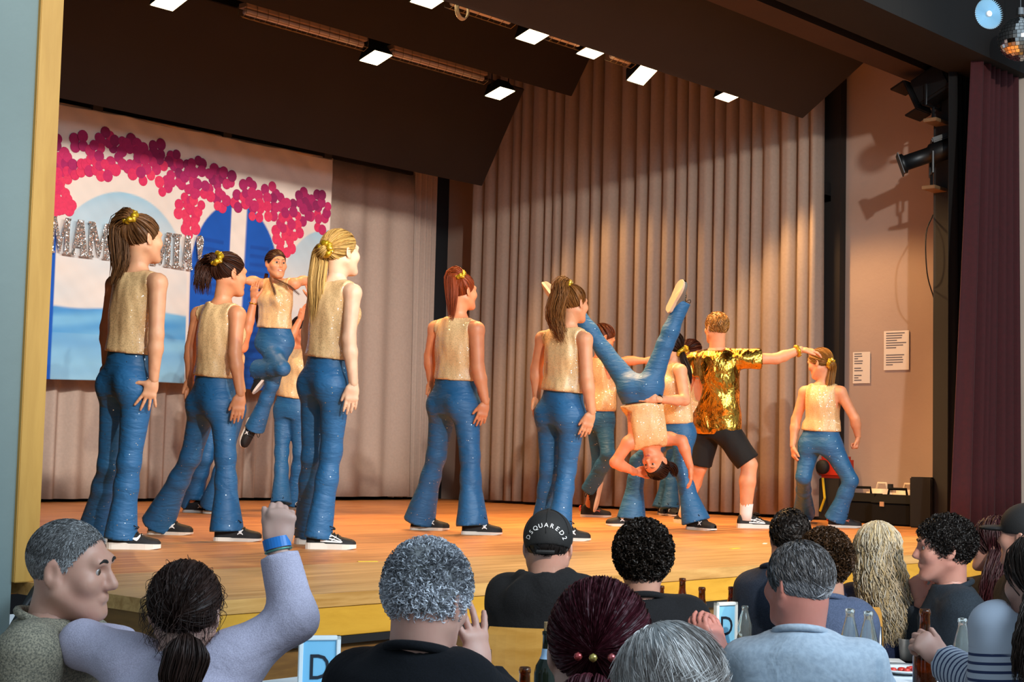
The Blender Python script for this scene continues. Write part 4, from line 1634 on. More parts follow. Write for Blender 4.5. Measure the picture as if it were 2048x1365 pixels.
def shoe(par, base, heel, dirv, up=ZUP, style='ua', L=.265, side=1):
    """heel = point under the heel on the ground; dirv toe direction; side=+1 if the seen side is the +s side"""
    d = unit(dirv)
    u = unit(np.asarray(up) - d * (np.asarray(up) @ d))
    s = np.cross(d, u)
    A = np.stack([d, s, u], 1)
    xs = np.array([0, .03, .1, .25, .42, .58, .72, .85, .95, 1.0])
    wd = np.array([.018, .028, .034, .035, .036, .043, .047, .044, .032, .012])
    tp = np.array([.050, .082, .092, .090, .082, .064, .048, .040, .034, .020])
    nX, nA = 26, 14
    xx = np.linspace(0, 1, nX)
    w_ = np.interp(xx, xs, wd)
    t_ = np.interp(xx, xs, tp)
    th = np.linspace(0, math.pi, nA)
    z0 = .018

    def surf(x, a):
        w1, t1 = np.interp(x, xs, wd), np.interp(x, xs, tp)
        cy, sy = np.cos(a), np.sin(a)
        return np.stack([x * L, w1 * np.sign(cy) * np.abs(cy) ** .75, z0 + t1 * np.abs(sy) ** .8], -1)
    V = np.concatenate([surf(np.full(nA, x), th) for x in xx])
    j, i = np.meshgrid(np.arange(nA - 1), np.arange(nX - 1))
    a_ = (i * nA + j).ravel()
    F = np.stack([a_, a_ + 1, a_ + nA + 1, a_ + nA], 1)
    tw = lambda P: heel + np.asarray(P) @ A.T - base
    colr = {'ua': M_shoe_b, 'nike': M_shoe_b, 'asics': M_shoe_b, 'red': plain('shoe_dark_red', '1B1416', .7), 'grey': plain('shoe_grey', '6E6A64', .7)}[style]
    so_mat = M_sole_w if style not in ('gum', 'grey') else (plain('sole_gum', 'A2552A', .6) if style == 'gum' else plain('sole_beige', 'CDB79C', .6))
    o = put('shoe', meshdata('shoe', tw(V), F), colr, par)
    # sole
    hs = {'nike': .030, 'asics': .030}.get(style, .019)
    q = 22
    out = []
    xo = np.linspace(0, 1, q)
    wo = np.interp(xo, xs, wd) + .004
    outl = [(x * L * 1.02 - .004, -w1) for x, w1 in zip(xo, wo)] + [(x * L * 1.02 - .004, w1) for x, w1 in zip(xo[::-1], wo[::-1])]
    mb = MB()
    k = len(outl)
    P0 = np.array([[p[0], p[1] * .94, .0 + (.012 * max(0, p[0] / L - .8) * 5) ** 1.0 * .6] for p in outl])
    P1 = np.array([[p[0], p[1] * 1.03, hs * (1.15 if p[0] < L * .35 else 1.0 - .25 * max(0, p[0] / L - .6))] for p in outl])
    c0, c1 = P0.mean(0), P1.mean(0)
    VV = np.concatenate([P0, P1, [c0], [c1]])
    F4 = np.array([[i, (i + 1) % k, (i + 1) % k + k, i + k] for i in range(k)])
    F3 = np.array([[(i + 1) % k, i, 2 * k] for i in range(k)] + [[i + k, (i + 1) % k + k, 2 * k + 1] for i in range(k)])
    put('sole', meshdata('sole', tw(VV), [F3, F4], False), so_mat, o)
    # laces
    lb = MB()
    for x in (.42, .49, .56, .63):
        lb.tube(tw(surf(np.full(7, x), np.linspace(.95, math.pi - .95, 7)) + np.array([0, 0, .003])), .0035, 5)
    for sg in (-1, 1):
        b0 = surf(np.array([.44]), np.array([math.pi / 2]))[0] + np.array([0, sg * .01, .006])
        lb.tube(tw(spline([b0, b0 + (.005, sg * .03, .02), b0 + (.035, sg * .04, .004), b0 + (.01, sg * .008, .002)], 10)), .0028, 5)
    lb.build('laces', M_lace, o, smooth=True)

    # logo on the seen side
    def onside(poly, dx=0.0):
        pts = []
        for (x, v) in poly:
            t1 = np.interp(x, xs, tp)
            aa = math.asin(min(1, max(0.02, (v / t1))) ** (1 / .8))
            a = aa if side > 0 else math.pi - aa
            P = surf(np.array([x]), np.array([a]))[0]
            pts.append(P + np.array([0, side * .0025, .0012]))
        return pts

    def strip(pl, wid, mat, name='logo'):
        """line on the side of the shoe: pl [(x, v, w)]"""
        mbl = MB()
        for ln in pl:
            ln = np.array(ln, float)
            up_ = onside([(x, v + w2) for x, v, w2 in ln])
            lo_ = onside([(x, v - w2) for x, v, w2 in ln])
            n = len(ln)
            VV = tw(np.array(up_ + lo_))
            mbl.add(VV, [[i, i + 1, n + i + 1, n + i] for i in range(n - 1)])
        me = mbl.build(name, mat, o)
        me.modifiers.new('thick', 'SOLIDIFY').thickness = .0015
    if style in ('ua',):
        c = .55
        arc = lambda sg: [(c + .055 * t, .050 + sg * (.012 - .0075 * (1 - t * t)), .0035 - .001 * abs(t)) for t in np.linspace(-1, 1, 9)]
        strip([[(c - .06, .021, .003), (c - .02, .0285, .004), (c + .02, .0285, .004), (c + .06, .021, .003)], [(c - .06, .047, .003), (c - .02, .0395, .004), (c + .02, .0395, .004), (c + .06, .047, .003)], [(c - .03, .034, .006), (c + .03, .034, .006)]], 0, M_logo)
    elif style == 'nike':
        t = np.linspace(0, 1, 14)
        ln = [(.60 - .5 * q if False else .30 + .36 * q, .060 - .030 * math.sin(min(1, q * 1.25) * math.pi / 2) * (1 - .15 * q) + .0 + (.036 * max(0, q - .72) / .28), .0015 + .0075 * math.exp(-((q - .72) / .22) ** 2)) for q in t]
        strip([ln], 0, M_logo)
    elif style == 'asics':
        strip([[(.22, .060, .003), (.45, .040, .0035), (.72, .022, .003)], [(.30, .040, .003), (.52, .054, .003), (.70, .030, .002)], [(.40, .028, .0025), (.50, .062, .0025)], [(.50, .026, .0025), (.60, .052, .0025)], [(.28, .026, .005), (.70, .020, .003)]], 0, M_logo)
    elif style == 'red':
        strip([[(.30, .06, .002), (.6, .03, .002)], [(.4, .03, .002), (.62, .045, .002)]], 0, plain('logo_coral', 'E06A4A', .5))
        MB().tube(tw(np.array([(-.006, 0, .05), (-.012, 0, .085), (-.002, 0, .10)])), .008, 6).build('heel_tab', plain('tab_coral', 'E0573A', .5), o)
    return o


def fold_noise(seed, amp, fx=(14, 22, 9)):
    r = np.random.default_rng(seed)
    ks = [(r.normal(0, 1, 3) * np.array(fx), r.uniform(0, 6.28), r.uniform(.5, 1)) for _ in range(6)]

    def f(X, Y, Z):
        v = 0
        for k, p, a in ks:
            v = v + a * np.sin(X * k[0] + Y * k[1] + Z * k[2] + p)
        return v * amp / 3
    return f


M_top = sequin('top_sequin', 'DFB985', 230, .0, 1.0, .42, .85, .32)
M_trs = glitter_cloth('trousers_blue', '205E8F')
M_sock = plain('sock_white', 'E8E4E0', .9)


def person(label, D, J, look, tone='E0A98C', group=None, female=True, g=1.0, hs=1.0, feet=None, handR=None, handL=None, top='tank', legs='flare', hemt=.2, rng=None, headup=None, up_look=None, face=False, topmat=None, trmat=None, style='ua', topgrow=0.0, neckr=None, hh=.0063, jaw=1.0, full=0.0, brow=None, iris='4A3524', nose=1.0, ear=1.0, seen=1, bh=.0145, free_up=None, cat='person', base=None, loose=.022, bust=1.0, handsize=None, flare=1.0, footL=.265):
    """J: pixel joints (x, y, depth offset); returns (root, base, Head, joints)"""
    P = {k: W(v[0], v[1], D + v[2]) for k, v in J.items()}
    feet = feet or {}
    shoes = []
    for sd, f in feet.items():
        if len(f) == 3:                       # on the stage floor: sole centre pixel + direction
            dv = rel(f[2][0], f[2][1], 0)
            c = atZ(f[0], f[1], ST)
            heel = c - dv * footL * .5
            P['an' + sd] = heel + dv * .065 + ZUP * .09
            shoes.append((heel, dv, ZUP))
        else:                                  # free foot: toe direction and sole-up direction
            an = P['an' + sd]
            dv, uv = rel(*f[0]), rel(*f[1])
            uv = unit(uv - dv * (uv @ dv))
            heel = an - dv * .065 - uv * .09
            shoes.append((heel, dv, uv))
    if base is None:
        lo = min([s_[0][2] for s_ in shoes]) if shoes else ST
        c = (P['hipL'] + P['hipR']) / 2
        base = np.array([c[0], c[1], ST])
    root = empty('person', base, label, cat, group)
    pel = (P['hipL'] + P['hipR']) / 2
    up = unit(P['neck'] - pel)
    side = unit(P['shR'] - P['shL'])
    hside = unit(P['hipR'] - P['hipL'])
    mside = unit(side + hside)
    front = unit(np.cross(up, mside))
    L = np.linalg.norm(P['neck'] - pel)
    k = 1.0 if female else 1.12
    kk = k * g
    arm_r = [.046 * kk, .037 * kk, .026 * k]
    H = Head(P['head'], look, headup if headup is not None else ZUP, hs)
    # ---------------- body (skin)
    S = SDF(bh)
    fw = (.125, .128, .112, .130, .126, .055) if female else (.140, .138, .135, .155, .150, .06)
    fd = (.085, .085, .080, .095, .078, .055) if female else (.105, .102, .100, .112, .090, .06)
    ts = [-.05, .16, .42, .70, .87, 1.0]
    S.loft(pel, P['neck'], mside, front, ts, np.array(fw) * g, np.array(fd) * g, [0, 0, .012, .0, -.01, -.01])
    for sd in 'LR':
        sh = P['sh' + sd]
        S.cone(P['neck'] - up * .035, sh - up * .0, .050 * k, .048 * kk, .03)
        el, wr = P['el' + sd], P['wr' + sd]
        S.cone(sh, el, arm_r[0], arm_r[1], .02)
        S.cone(el, el + (wr - el) * .3, arm_r[1], arm_r[1] * 1.03, .02)
        S.cone(el + (wr - el) * .3, wr, arm_r[1] * 1.03, arm_r[2], .02)
        hp, kn, an = P['hip' + sd], P['kn' + sd], P['an' + sd]
        S.cone(hp, kn, (.078 if legs == 'shorts' else .062) * kk, (.054 if legs == 'shorts' else .045) * kk, .03)
        if legs == 'shorts':
            ca = kn + (an - kn) * .32 - front * .012
            S.cone(kn, ca, .054 * kk, .057 * kk, .02)
            S.cone(ca, an, .057 * kk, .036 * k, .02)
        else:
            S.cone(kn, an, .044 * kk, .034 * k, .02)
    S.cone(P['neck'] - up * .03, H.w((0, -.022, -.05)), neckr or .050 * k, (neckr or .047 * k), .03)
    Ss = [S, H.sdf(hh, P['neck'] - up * .01, not female, jaw, ear, nose, full, neckr)]
    hz = handsize or (.98 if female else 1.08)
    for sd, hd in (('R', handR), ('L', handL)):
        if hd is None:
            hd = dict(d=unit(P['wr' + sd] - P['el' + sd]), n=side * (1 if sd == 'R' else -1))
        hand_sdf(Ss, P['wr' + sd], hd['d'], hd['n'], hd.get('s', 1 if sd == 'R' else -1), hd.get('curl', .22), hd.get('spread', .12), hz, thumb=hd.get('thumb', .45), curls=hd.get('curls'))
    V, F = join_sdf(Ss)
    me = meshdata('body', V - base, F)
    me.materials.append(skin(tone))
    me.materials.append(M_lip)
    lc = H.loc(V)
    lip = (np.abs(lc[:, 0]) < .0225) & (np.abs(lc[:, 2] + .0548) < .0082) & (lc[:, 1] > .078) & (lc[:, 1] < .11)
    fi = lip[F].sum(1) >= 3
    me.polygons.foreach_set('material_index', fi.astype(np.int32))
    put('body', me, None, root)
    if face:
        H.features(root, base, brow, iris, .0024 if female else .0036, lc)
    for i, (heel, dv, uv) in enumerate(shoes):
        shoe(root, base, heel, dv, uv, style, side=seen if not isinstance(seen, tuple) else seen[i], L=footL)
    # ---------------- trousers
    if legs == 'flare':
        T = SDF(.0115)
        T.loft(pel, P['neck'], hside, front, [-.08, .05, .18, .36], np.array((.135, .160, .152, .134)) * g, np.array((.100, .114, .110, .100)) * g, None, .03)
        for sd in 'LR':
            hp, kn, an = P['hip' + sd], P['kn' + sd], P['an' + sd]
            T.ell(hp + hside * (-.012 if sd == 'R' else .012) - front * .036 * g + up * .012, np.array((.074, .082, .088)) * g, np.stack([hside, front, up], 1), .05)
            T.cone(hp, kn, .084 * g, .058 * g, .05)
            sk = unit(an - kn)
            m1 = kn + (an - kn) * .35
            he = an + sk * .035
            T.cone(kn, m1, .057 * g, .058 * g, .03)
            T.cone(m1, he + sk * .05, .058 * g, .110 * flare, .04, (hside, .88))
            T.cut(he, sk, (he + sk * .08, .19))
        T.cut(P['waist'], up, (P['waist'] + up * .2, .42))
        T.noise = fold_noise(zlib.crc32(label.encode()) % 1000, .0016, (22, 22, 30))
        V, F = T.mesh()
        put('trousers', meshdata('trousers', V - base, F), trmat or M_trs, root)
    elif legs == 'shorts':
        T = SDF(.0115)
        T.loft(pel, P['neck'], hside, front, [-.08, .05, .18, .3], (.155, .172, .165, .15), (.115, .125, .118, .11), None, .03)
        for sd in 'LR':
            hp, kn = P['hip' + sd], P['kn' + sd]
            T.ell(hp - front * .03 - up * .02, (.08, .085, .085), np.stack([hside, front, up], 1), .04)
            he = hp + (kn - hp) * .93
            sk = unit(kn - hp)
            T.cone(hp, he + sk * .05, .108, .098, .03)
            T.cut(he, sk, (he + sk * .09, .19))
        T.noise = fold_noise(3, .005, (25, 25, 25))
        V, F = T.mesh()
        put('shorts', meshdata('shorts', V - base, F), trmat, root)
        for sd in 'LR':
            an, kn = P['an' + sd], P['kn' + sd]
            q = unit(kn - an)
            MB().tube([an - q * .03, an + q * .03, an + q * .075, an + q * .10], [.049, .049, .051, .052], 14).build('sock', M_sock, root, smooth=True, base=base)
    # ---------------- top
    T = SDF(.0115)
    gr = loose
    if top == 'tank':
        T.loft(pel, P['neck'], mside, front, [hemt - .06, hemt + .03, .45, .70, .87, .985], np.array((.132, .140, .128, .130, .120, .07)) * g, np.array((.100, .106, .098, .098, .078, .05)) * g, [0, 0, .008, 0, -.008, -.01], .03, gr)
        bc = pel + up * L * .70
        if female:
            for sg in (-1, 1):
                T.ell(bc + front * (.072 * bust) + mside * sg * .066, np.array((.062, .055, .06)) * bust, np.stack([mside, front, up], 1), .04)
        for sd, sg in (('R', 1), ('L', -1)):
            sh = P['sh' + sd]
            T.cone(P['neck'] - up * .04, sh, .052 * k, .056 * kk, .03)
            T.cut(sh - side * sg * .030, side * sg, (sh + side * sg * .1 - up * .05, .22))
        T.ell(P['neck'] + up * .035, (.082, .082, .075), np.stack([side, front, up], 1), .01, 's')
    elif top == 'tee':
        T.loft(pel, P['neck'], mside, front, [hemt - .08, hemt + .05, .45, .70, .87, .985], (.185, .185, .172, .175, .165, .08), (.125, .13, .125, .125, .1, .06), [0, 0, 0, 0, -.01, -.01], .03, gr)
        for sd, sg in (('R', 1), ('L', -1)):
            sh, el = P['sh' + sd], P['el' + sd]
            T.cone(P['neck'] - up * .045, sh, .062, .075, .03)
            he = sh + (el - sh) * .55
            q = unit(el - sh)
            T.cone(sh, he + q * .04, .078, .088, .03)
            T.cut(he, q, (he + q * .1, .2))
        T.ell(P['neck'] + up * .045, (.075, .075, .07), np.stack([side, front, up], 1), .01, 's')
    hp_ = P.get('hem', pel + up * L * hemt)
    hn = -up if 'hemn' not in J else None
    T.cut(hp_, -up, (hp_ - up * .25, .5))
    T.noise = fold_noise(zlib.crc32(label.encode()) % 997 + 1, .0065 if top == 'tank' else .008, (17, 17, 15))
    V, F = T.mesh()
    put({'tank': 'sequin_top', 'tee': 't_shirt'}[top], meshdata('top', V - base, F), topmat or M_top, root)
    return root, base, H, P

# ================================================================ the dancers on the stage
G1 = 'row of dancers standing with their backs turned'


def pxpath(D, pts):
    return [W(x, y, D + dd) for x, y, dd in pts]


rg = np.random.default_rng
# --- brown ponytail, next to the left pillar
D = 7.85
root, b, H, P = person('dancer with long brown ponytail beside the oak-trimmed pillar, hand spread on hip', D, dict(
    head=(286, 480, 0), neck=(276, 542, 0), shR=(316, 566, -.13), elR=(313, 670, -.17), wrR=(307, 760, -.16), shL=(230, 570, .12), elL=(215, 655, .17), wrL=(214, 730, .15),
    waist=(255, 703, 0), hem=(256, 706, 0), hipR=(277, 775, -.08), hipL=(233, 778, .08), knR=(258, 925, -.08), knL=(219, 930, .12)),
    rel(.70, .71, 0), tone='D9A07A', hs=1.02, feet={'R': (268, 1099, (1, .2)), 'L': (213, 1088, (1, .3))}, style='nike', g=1.0, seen=1, flare=.84,
    handR=dict(d=rel(-.25, 0, -1), n=rel(.25, -1, 0), spread=.42, thumb=.95, curl=.08))
pony_hair(H, root, b, '6B4728', (0, -.82, .62), pxpath(D, [(262, 437, .0), (243, 448, -.02), (238, 490, -.03), (236, 535, -.04), (227, 574, -.05)]), .072, rg(1), n2=140, wave=.012)

# --- dark curly short ponytail
D = 8.85
root, b, H, P = person('dancer with short curly dark ponytail between the two longer-haired dancers at left', D, dict(
    head=(459, 550, 0), neck=(444, 606, 0), shR=(475, 630, -.13), elR=(470, 708, -.18), wrR=(481, 790, -.20), shL=(398, 630, .12), elL=(383, 695, .17), wrL=(380, 760, .14),
    waist=(420, 750, 0), hem=(419, 753, 0), hipR=(447, 815, -.08), hipL=(407, 816, .08), knR=(451, 915, -.14), knL=(381, 915, .12)),
    rel(.80, .60, -.1), tone='D08D64', hs=1.02, feet={'R': (476, 1083, (1, .1)), 'L': (341, 1070, (1, .05))}, style='ua', flare=1.0,
    handR=dict(d=rel(-.12, 0, -1), n=rel(.3, -1, 0), curl=.1, spread=.05, thumb=.3))
pony_hair(H, root, b, '3A1D10', (0, -.78, .62), pxpath(D, [(435, 520, 0), (416, 530, -.02), (408, 556, -.04), (402, 590, -.05)]), .058, rg(2), n2=120, wave=.018, end=.8)

# --- lifted girl
D = 12.75
root, b, H, P = person('smiling dancer lifted up by two others, arms spread, one knee bent', D, dict(
    head=(552, 529, -.02), neck=(555, 562, 0), shR=(527, 570, .09), elR=(509, 562, .0), wrR=(490, 562, -.06), shL=(589, 568, -.09), elL=(603, 562, .0), wrL=(622, 560, .05),
    waist=(552, 654, 0), hem=(552, 657, 0), hipR=(530, 688, .04), hipL=(566, 688, -.04), knR=(566, 738, -.30), anR=(521, 740, -.02), knL=(545, 768, -.02), anL=(512, 852, .10)),
    rel(.55, -.83, -.05), tone='DC9A70', feet={'R': ((-.6, .3, -.75), (-.9, .2, .3)), 'L': ((-.25, -.3, -1), (.8, -.5, 0.2))}, style='ua', face=True, full=.004, jaw=.92, flare=.9,
    handR=dict(d=rel(-1, -.2, 0), n=rel(0, 0, 1)), handL=dict(d=rel(1, .2, 0), n=rel(0, 0, 1)), iris='30231A')
hr = pony_hair(H, root, b, '4A281A', (0, -.95, -.05), pxpath(D, [(533, 548, .06), (526, 590, .1), (521, 625, .12), (516, 655, .12)]), .055, rg(3), scr=False, hl=.004, n2=70)
for pts in ([(540, 555, -.1), (545, 572, -.16), (551, 590, -.18)], [(548, 558, -.12), (575, 571, -.18), (598, 590, -.16)]):
    Pq = spline(pxpath(D, pts), 10)
    strands('loose_lock', Pq[None] + RNG.normal(0, .005, (14, 1, 3)), np.interp(np.linspace(0, 1, 10), [0, .7, 1], [1, .9, .3]) * .0022, hairmat('5A3220'), hr, b)
# her teeth
MB().tube(spline([H.w((-.019, .0885, -.0525)), H.w((0, .0985, -.0565)), H.w((.019, .0885, -.0525))], 7), .0042, 6).build('teeth', plain('teeth', 'E8E0D6', .3), root, smooth=True, base=b)

# --- bearer on the right, dark hair
D = 13.3
root, b, H, P = person('dancer with dark bun carrying the lifted girl, half behind the blonde', D, dict(
    head=(604, 662, 0), neck=(598, 697, 0), shR=(573, 712, .11), elR=(580, 680, -.12), wrR=(600, 640, -.1), shL=(623, 710, -.11), elL=(628, 665, 0), wrL=(622, 600, .02),
    waist=(582, 790, 0), hem=(582, 795, 0), hipR=(567, 825, .03), hipL=(598, 825, -.03), knR=(563, 905, 0), knL=(600, 905, 0)),
    rel(.75, -.55, -.3), tone='D58C62', feet={'R': (556, 1022, (-.2, -.9)), 'L': (597, 1020, (.6, -.7))}, face=True, flare=1.0)
pony_hair(H, root, b, '2A1710', (0, -.9, .3), pxpath(D, [(591, 652, .03), (585, 655, .05), (583, 668, .05)]), .035, rg(4), scr=False, n2=50)

# --- bearer on the left, behind the curly ponytail
D = 12.1
root, b, H, P = person('dancer hidden behind the curly ponytail, raised arm propping the lifted girl', D, dict(
    head=(446, 640, 0), neck=(450, 676, 0), shR=(484, 694, -.05), elR=(495, 660, -.10), wrR=(508, 600, -.1), shL=(420, 692, .08), elL=(412, 755, .1), wrL=(430, 800, .0),
    waist=(455, 782, 0), hem=(455, 786, 0), hipR=(470, 820, -.05), hipL=(436, 820, .05), knR=(450, 915, 0), knL=(412, 915, .05)),
    rel(.7, .5, .2), tone='D58C62', feet={'R': (440, 1028, (1, -.1)), 'L': (399, 1026, (1, -.1))}, handR=dict(d=rel(.0, 0, 1), n=rel(-.4, -1, 0), curl=.2, spread=.1))
pony_hair(H, root, b, '2E1A12', (0, -.9, .4), pxpath(D, [(436, 630, .03), (428, 640, .05), (425, 670, .05)]), .035, rg(5), scr=False, n2=40, n1=120)
w0, w1 = P['wrR'], P['elR']
dv = unit(w1 - w0)
a1 = unit(np.cross(dv, ZUP))
MB().tube([w0 + dv * .03 + (a1 * math.cos(t) + np.cross(dv, a1) * math.sin(t)) * .031 for t in np.linspace(0, 6.283, 20, endpoint=False)], .005, 6, closed=True).build('bracelet', plain('gold_metal', 'C8963A', .25, metal=1), root, smooth=True, base=b)

# --- blonde
D = 8.25
root, b, H, P = person('dancer with long blonde ponytail and black white-soled trainers', D, dict(
    head=(682, 507, 0), neck=(674, 562, 0), shR=(706, 586, -.13), elR=(698, 678, -.17), wrR=(707, 768, -.18), shL=(633, 584, .12), elL=(616, 665, .16), wrL=(617, 740, .12),
    waist=(651, 713, 0), hem=(652, 716, 0), hipR=(671, 775, -.08), hipL=(631, 777, .08), knR=(662, 905, -.05), knL=(624, 915, .10)),
    rel(.72, .69, .02), tone='E6BC9C', hs=1.04, feet={'R': (662, 1099, (1, .12)), 'L': (637, 1089, (1, .15))}, style='asics', g=.98, flare=.76,
    handR=dict(d=rel(-.1, 0, -1), n=rel(.35, -1, 0), curl=.12, spread=.06, thumb=.3))
pony_hair(H, root, b, 'C39A56', (0, -.93, .36), pxpath(D, [(654, 497, 0), (640, 510, -.03), (633, 560, -.05), (634, 600, -.06), (627, 650, -.06)]), .060, rg(6), n2=150, wave=.004, end=.55)
earp = H.w((.082, -.006, -.036))

# --- auburn straight ponytail
D = 10.2
root, b, H, P = person('dancer with straight auburn ponytail standing legs apart in the middle of the stage', D, dict(
    head=(925, 585, 0), neck=(918, 635, 0), shR=(953, 660, -.14), elR=(956, 738, -.18), wrR=(971, 806, -.20), shL=(872, 658, .13), elL=(861, 712, .18), wrL=(862, 765, .15),
    waist=(908, 756, 0), hem=(908, 760, 0), hipR=(932, 815, -.09), hipL=(886, 815, .09), knR=(940, 912, -.15), knL=(873, 912, .12)),
    rel(.76, .65, 0), tone='D88E64', hs=1.0, g=1.13, flare=1.12, feet={'R': (964, 1070, (1, .05)), 'L': (860, 1061, (1, 0))}, style='ua',
    handR=dict(d=rel(-.25, 0, -1), n=rel(.3, -1, 0), curl=.15, spread=.12, thumb=.4))
pony_hair(H, root, b, '8A3A16', (0, -.55, .84), pxpath(D, [(918, 551, 0), (903, 552, -.05), (903, 590, -.09), (903, 642, -.10)]), .056, rg(7), n2=130, wave=.002, end=.4)

# --- wavy light-brown ponytail
D = 9.68
root, b, H, P = person('dancer with wavy light-brown ponytail standing with her feet close together', D, dict(
    head=(1147, 609, 0), neck=(1137, 655, 0), shR=(1170, 680, -.13), elR=(1174, 757, -.17), wrR=(1183, 826, -.18), shL=(1086, 678, .13), elL=(1073, 738, .17), wrL=(1073, 795, .14),
    waist=(1122, 779, 0), hem=(1122, 783, 0), hipR=(1145, 835, -.08), hipL=(1100, 836, .08), knR=(1133, 940, -.05), knL=(1098, 942, .08)),
    rel(.70, .71, -.05), tone='DC9A72', hs=.98, g=1.02, feet={'R': (1139, 1082, (1, .15)), 'L': (1108, 1076, (1, .2))}, style='ua', flare=.88,
    handR=dict(d=rel(-.3, 0, -1), n=rel(.3, -1, 0), curl=.12, spread=.08, thumb=.3))
pony_hair(H, root, b, '855425', (0, -.62, .78), pxpath(D, [(1131, 567, 0), (1117, 575, -.05), (1113, 615, -.08), (1121, 655, -.1), (1122, 690, -.09)]), .074, rg(8), n2=150, wave=.026, end=.45)

# --- running girl behind
D = 13.2
root, b, H, P = person('dancer with tied-up reddish hair running behind the wavy ponytail', D, dict(
    head=(1207, 678, 0), neck=(1203, 715, 0), shR=(1222, 729, -.13), elR=(1255, 722, -.1), wrR=(1290, 722, -.1), shL=(1185, 731, .12), elL=(1160, 745, .05), wrL=(1150, 780, .0),
    waist=(1200, 815, 0), hem=(1200, 822, 0), hipR=(1208, 845, -.06), hipL=(1192, 845, .06), knR=(1216, 910, -.2), anR=(1182, 975, -.02), knL=(1198, 930, .05)),
    rel(.8, .2, -.5), tone='D58C62', feet={'L': (1192, 1035, (1, .1)), 'R': ((-.2, .2, -1), (-1, .3, .2))}, style='red', flare=.75)
pony_hair(H, root, b, '6A3418', (0, -.8, .5), pxpath(D, [(1194, 668, .02), (1188, 672, .04), (1186, 690, .05)]), .03, rg(9), scr=False, n2=40)

# --- girl upside down
D = 11.2
dn = -ZUP
root, b, H, P = person('dancer swung upside down with her legs spread in the air', D, dict(
    head=(1311, 926, -.02), neck=(1298, 895, -.02), shR=(1257, 886, -.05), elR=(1230, 926, -.05), wrR=(1272, 945, .06), shL=(1339, 878, .0), elL=(1364, 882, -.06), wrL=(1381, 936, -.08),
    waist=(1272, 806, 0), hem=(1274, 808, 0), hipR=(1260, 772, .02), hipL=(1300, 770, -.02), knR=(1209, 702, .12), anR=(1128, 592, .2), knL=(1330, 690, -.05), anL=(1362, 612, -.05)),
    rel(-.62, -.75, -.05), tone='DE9068', headup=rel(.25, .1, -1), feet={'R': ((-.5, .6, .7), (.6, .2, .5)), 'L': ((.35, -.5, .8), (.75, .5, -.3))}, style='grey', face=True, g=1.05, hemt=.14, topgrow=0, flare=.62, seen=1,
    handR=dict(d=rel(.9, .1, .2), n=rel(0, -1, 0)), handL=dict(d=rel(.1, .2, -1), n=rel(1, -.2, 0)))
pony_hair(H, root, b, '2E160E', (0, -.9, .4), pxpath(D, [(1330, 925, .05), (1345, 935, .08), (1350, 955, .1)]), .04, rg(10), scr=False, n2=60)

# --- spotter behind her
D = 11.55
root, b, H, P = person('dancer holding the upside-down girl by the hips', D, dict(
    head=(1338, 694, .03), neck=(1345, 728, .03), shL=(1361, 742, -.14), elL=(1370, 802, -.22), wrL=(1315, 799, -.47), shR=(1331, 742, .14), elR=(1300, 790, .02), wrR=(1259, 802, -.18),
    waist=(1352, 842, .03), hem=(1352, 847, .03), hipL=(1366, 872, -.05), hipR=(1338, 872, .1), knL=(1365, 945, -.1), knR=(1275, 925, .2)),
    rel(-.9, .35, -.15), tone='E0A27C', feet={'L': (1403, 1061, (.55, -.6)), 'R': (1246, 1053, (-1, -.1))}, style='ua', face=False, seen=(1, -1), flare=1.15,
    handL=dict(d=rel(-1, .1, .15), n=rel(-.1, -1, .2), s=1, curl=.06, spread=.1, thumb=.9), handR=dict(d=rel(-.5, -.9, .1), n=rel(-.9, .3, .2), s=-1, curl=.3))
pony_hair(H, root, b, '2C1A12', (0, -.95, .1), pxpath(D, [(1361, 705, .0), (1368, 720, -.03), (1377, 745, -.03), (1381, 772, -.03)]), .035, rg(11), n2=60, wave=.004)
w0, dv = P['wrL'], unit(P['elL'] - P['wrL'])
a1 = unit(np.cross(dv, ZUP))
MB().tube([w0 + dv * .02 + (a1 * math.cos(t) + np.cross(dv, a1) * math.sin(t)) * .029 for t in np.linspace(0, 6.283, 20, endpoint=False)], .006, 6, closed=True).build('bracelet', M_black, root, smooth=True, base=b)

# --- girl behind the man in gold
D = 14.2
root, b, H, P = person('dancer with reddish brown hair behind the man in the gold shirt', D, dict(
    head=(1383, 706, 0), neck=(1378, 738, 0), shR=(1398, 752, -.1), elR=(1405, 800, -.05), wrR=(1402, 850, -.08), shL=(1352, 752, .1), elL=(1345, 800, .05), wrL=(1345, 850, 0),
    waist=(1372, 838, 0), hem=(1372, 842, 0), hipR=(1385, 870, -.04), hipL=(1358, 870, .04), knR=(1345, 945, -.1), knL=(1338, 945, .05)),
    rel(.75, -.3, -.35), tone='D58C62', feet={'R': (1345, 1033, (.2, -.9)), 'L': (1327, 1031, (.1, -.9))}, style='ua')
pony_hair(H, root, b, '4A2012', (0, -.9, .4), pxpath(D, [(1371, 700, .03), (1365, 703, .05), (1366, 730, .05)]), .03, rg(12), n2=40, scrm=M_gold_scr)

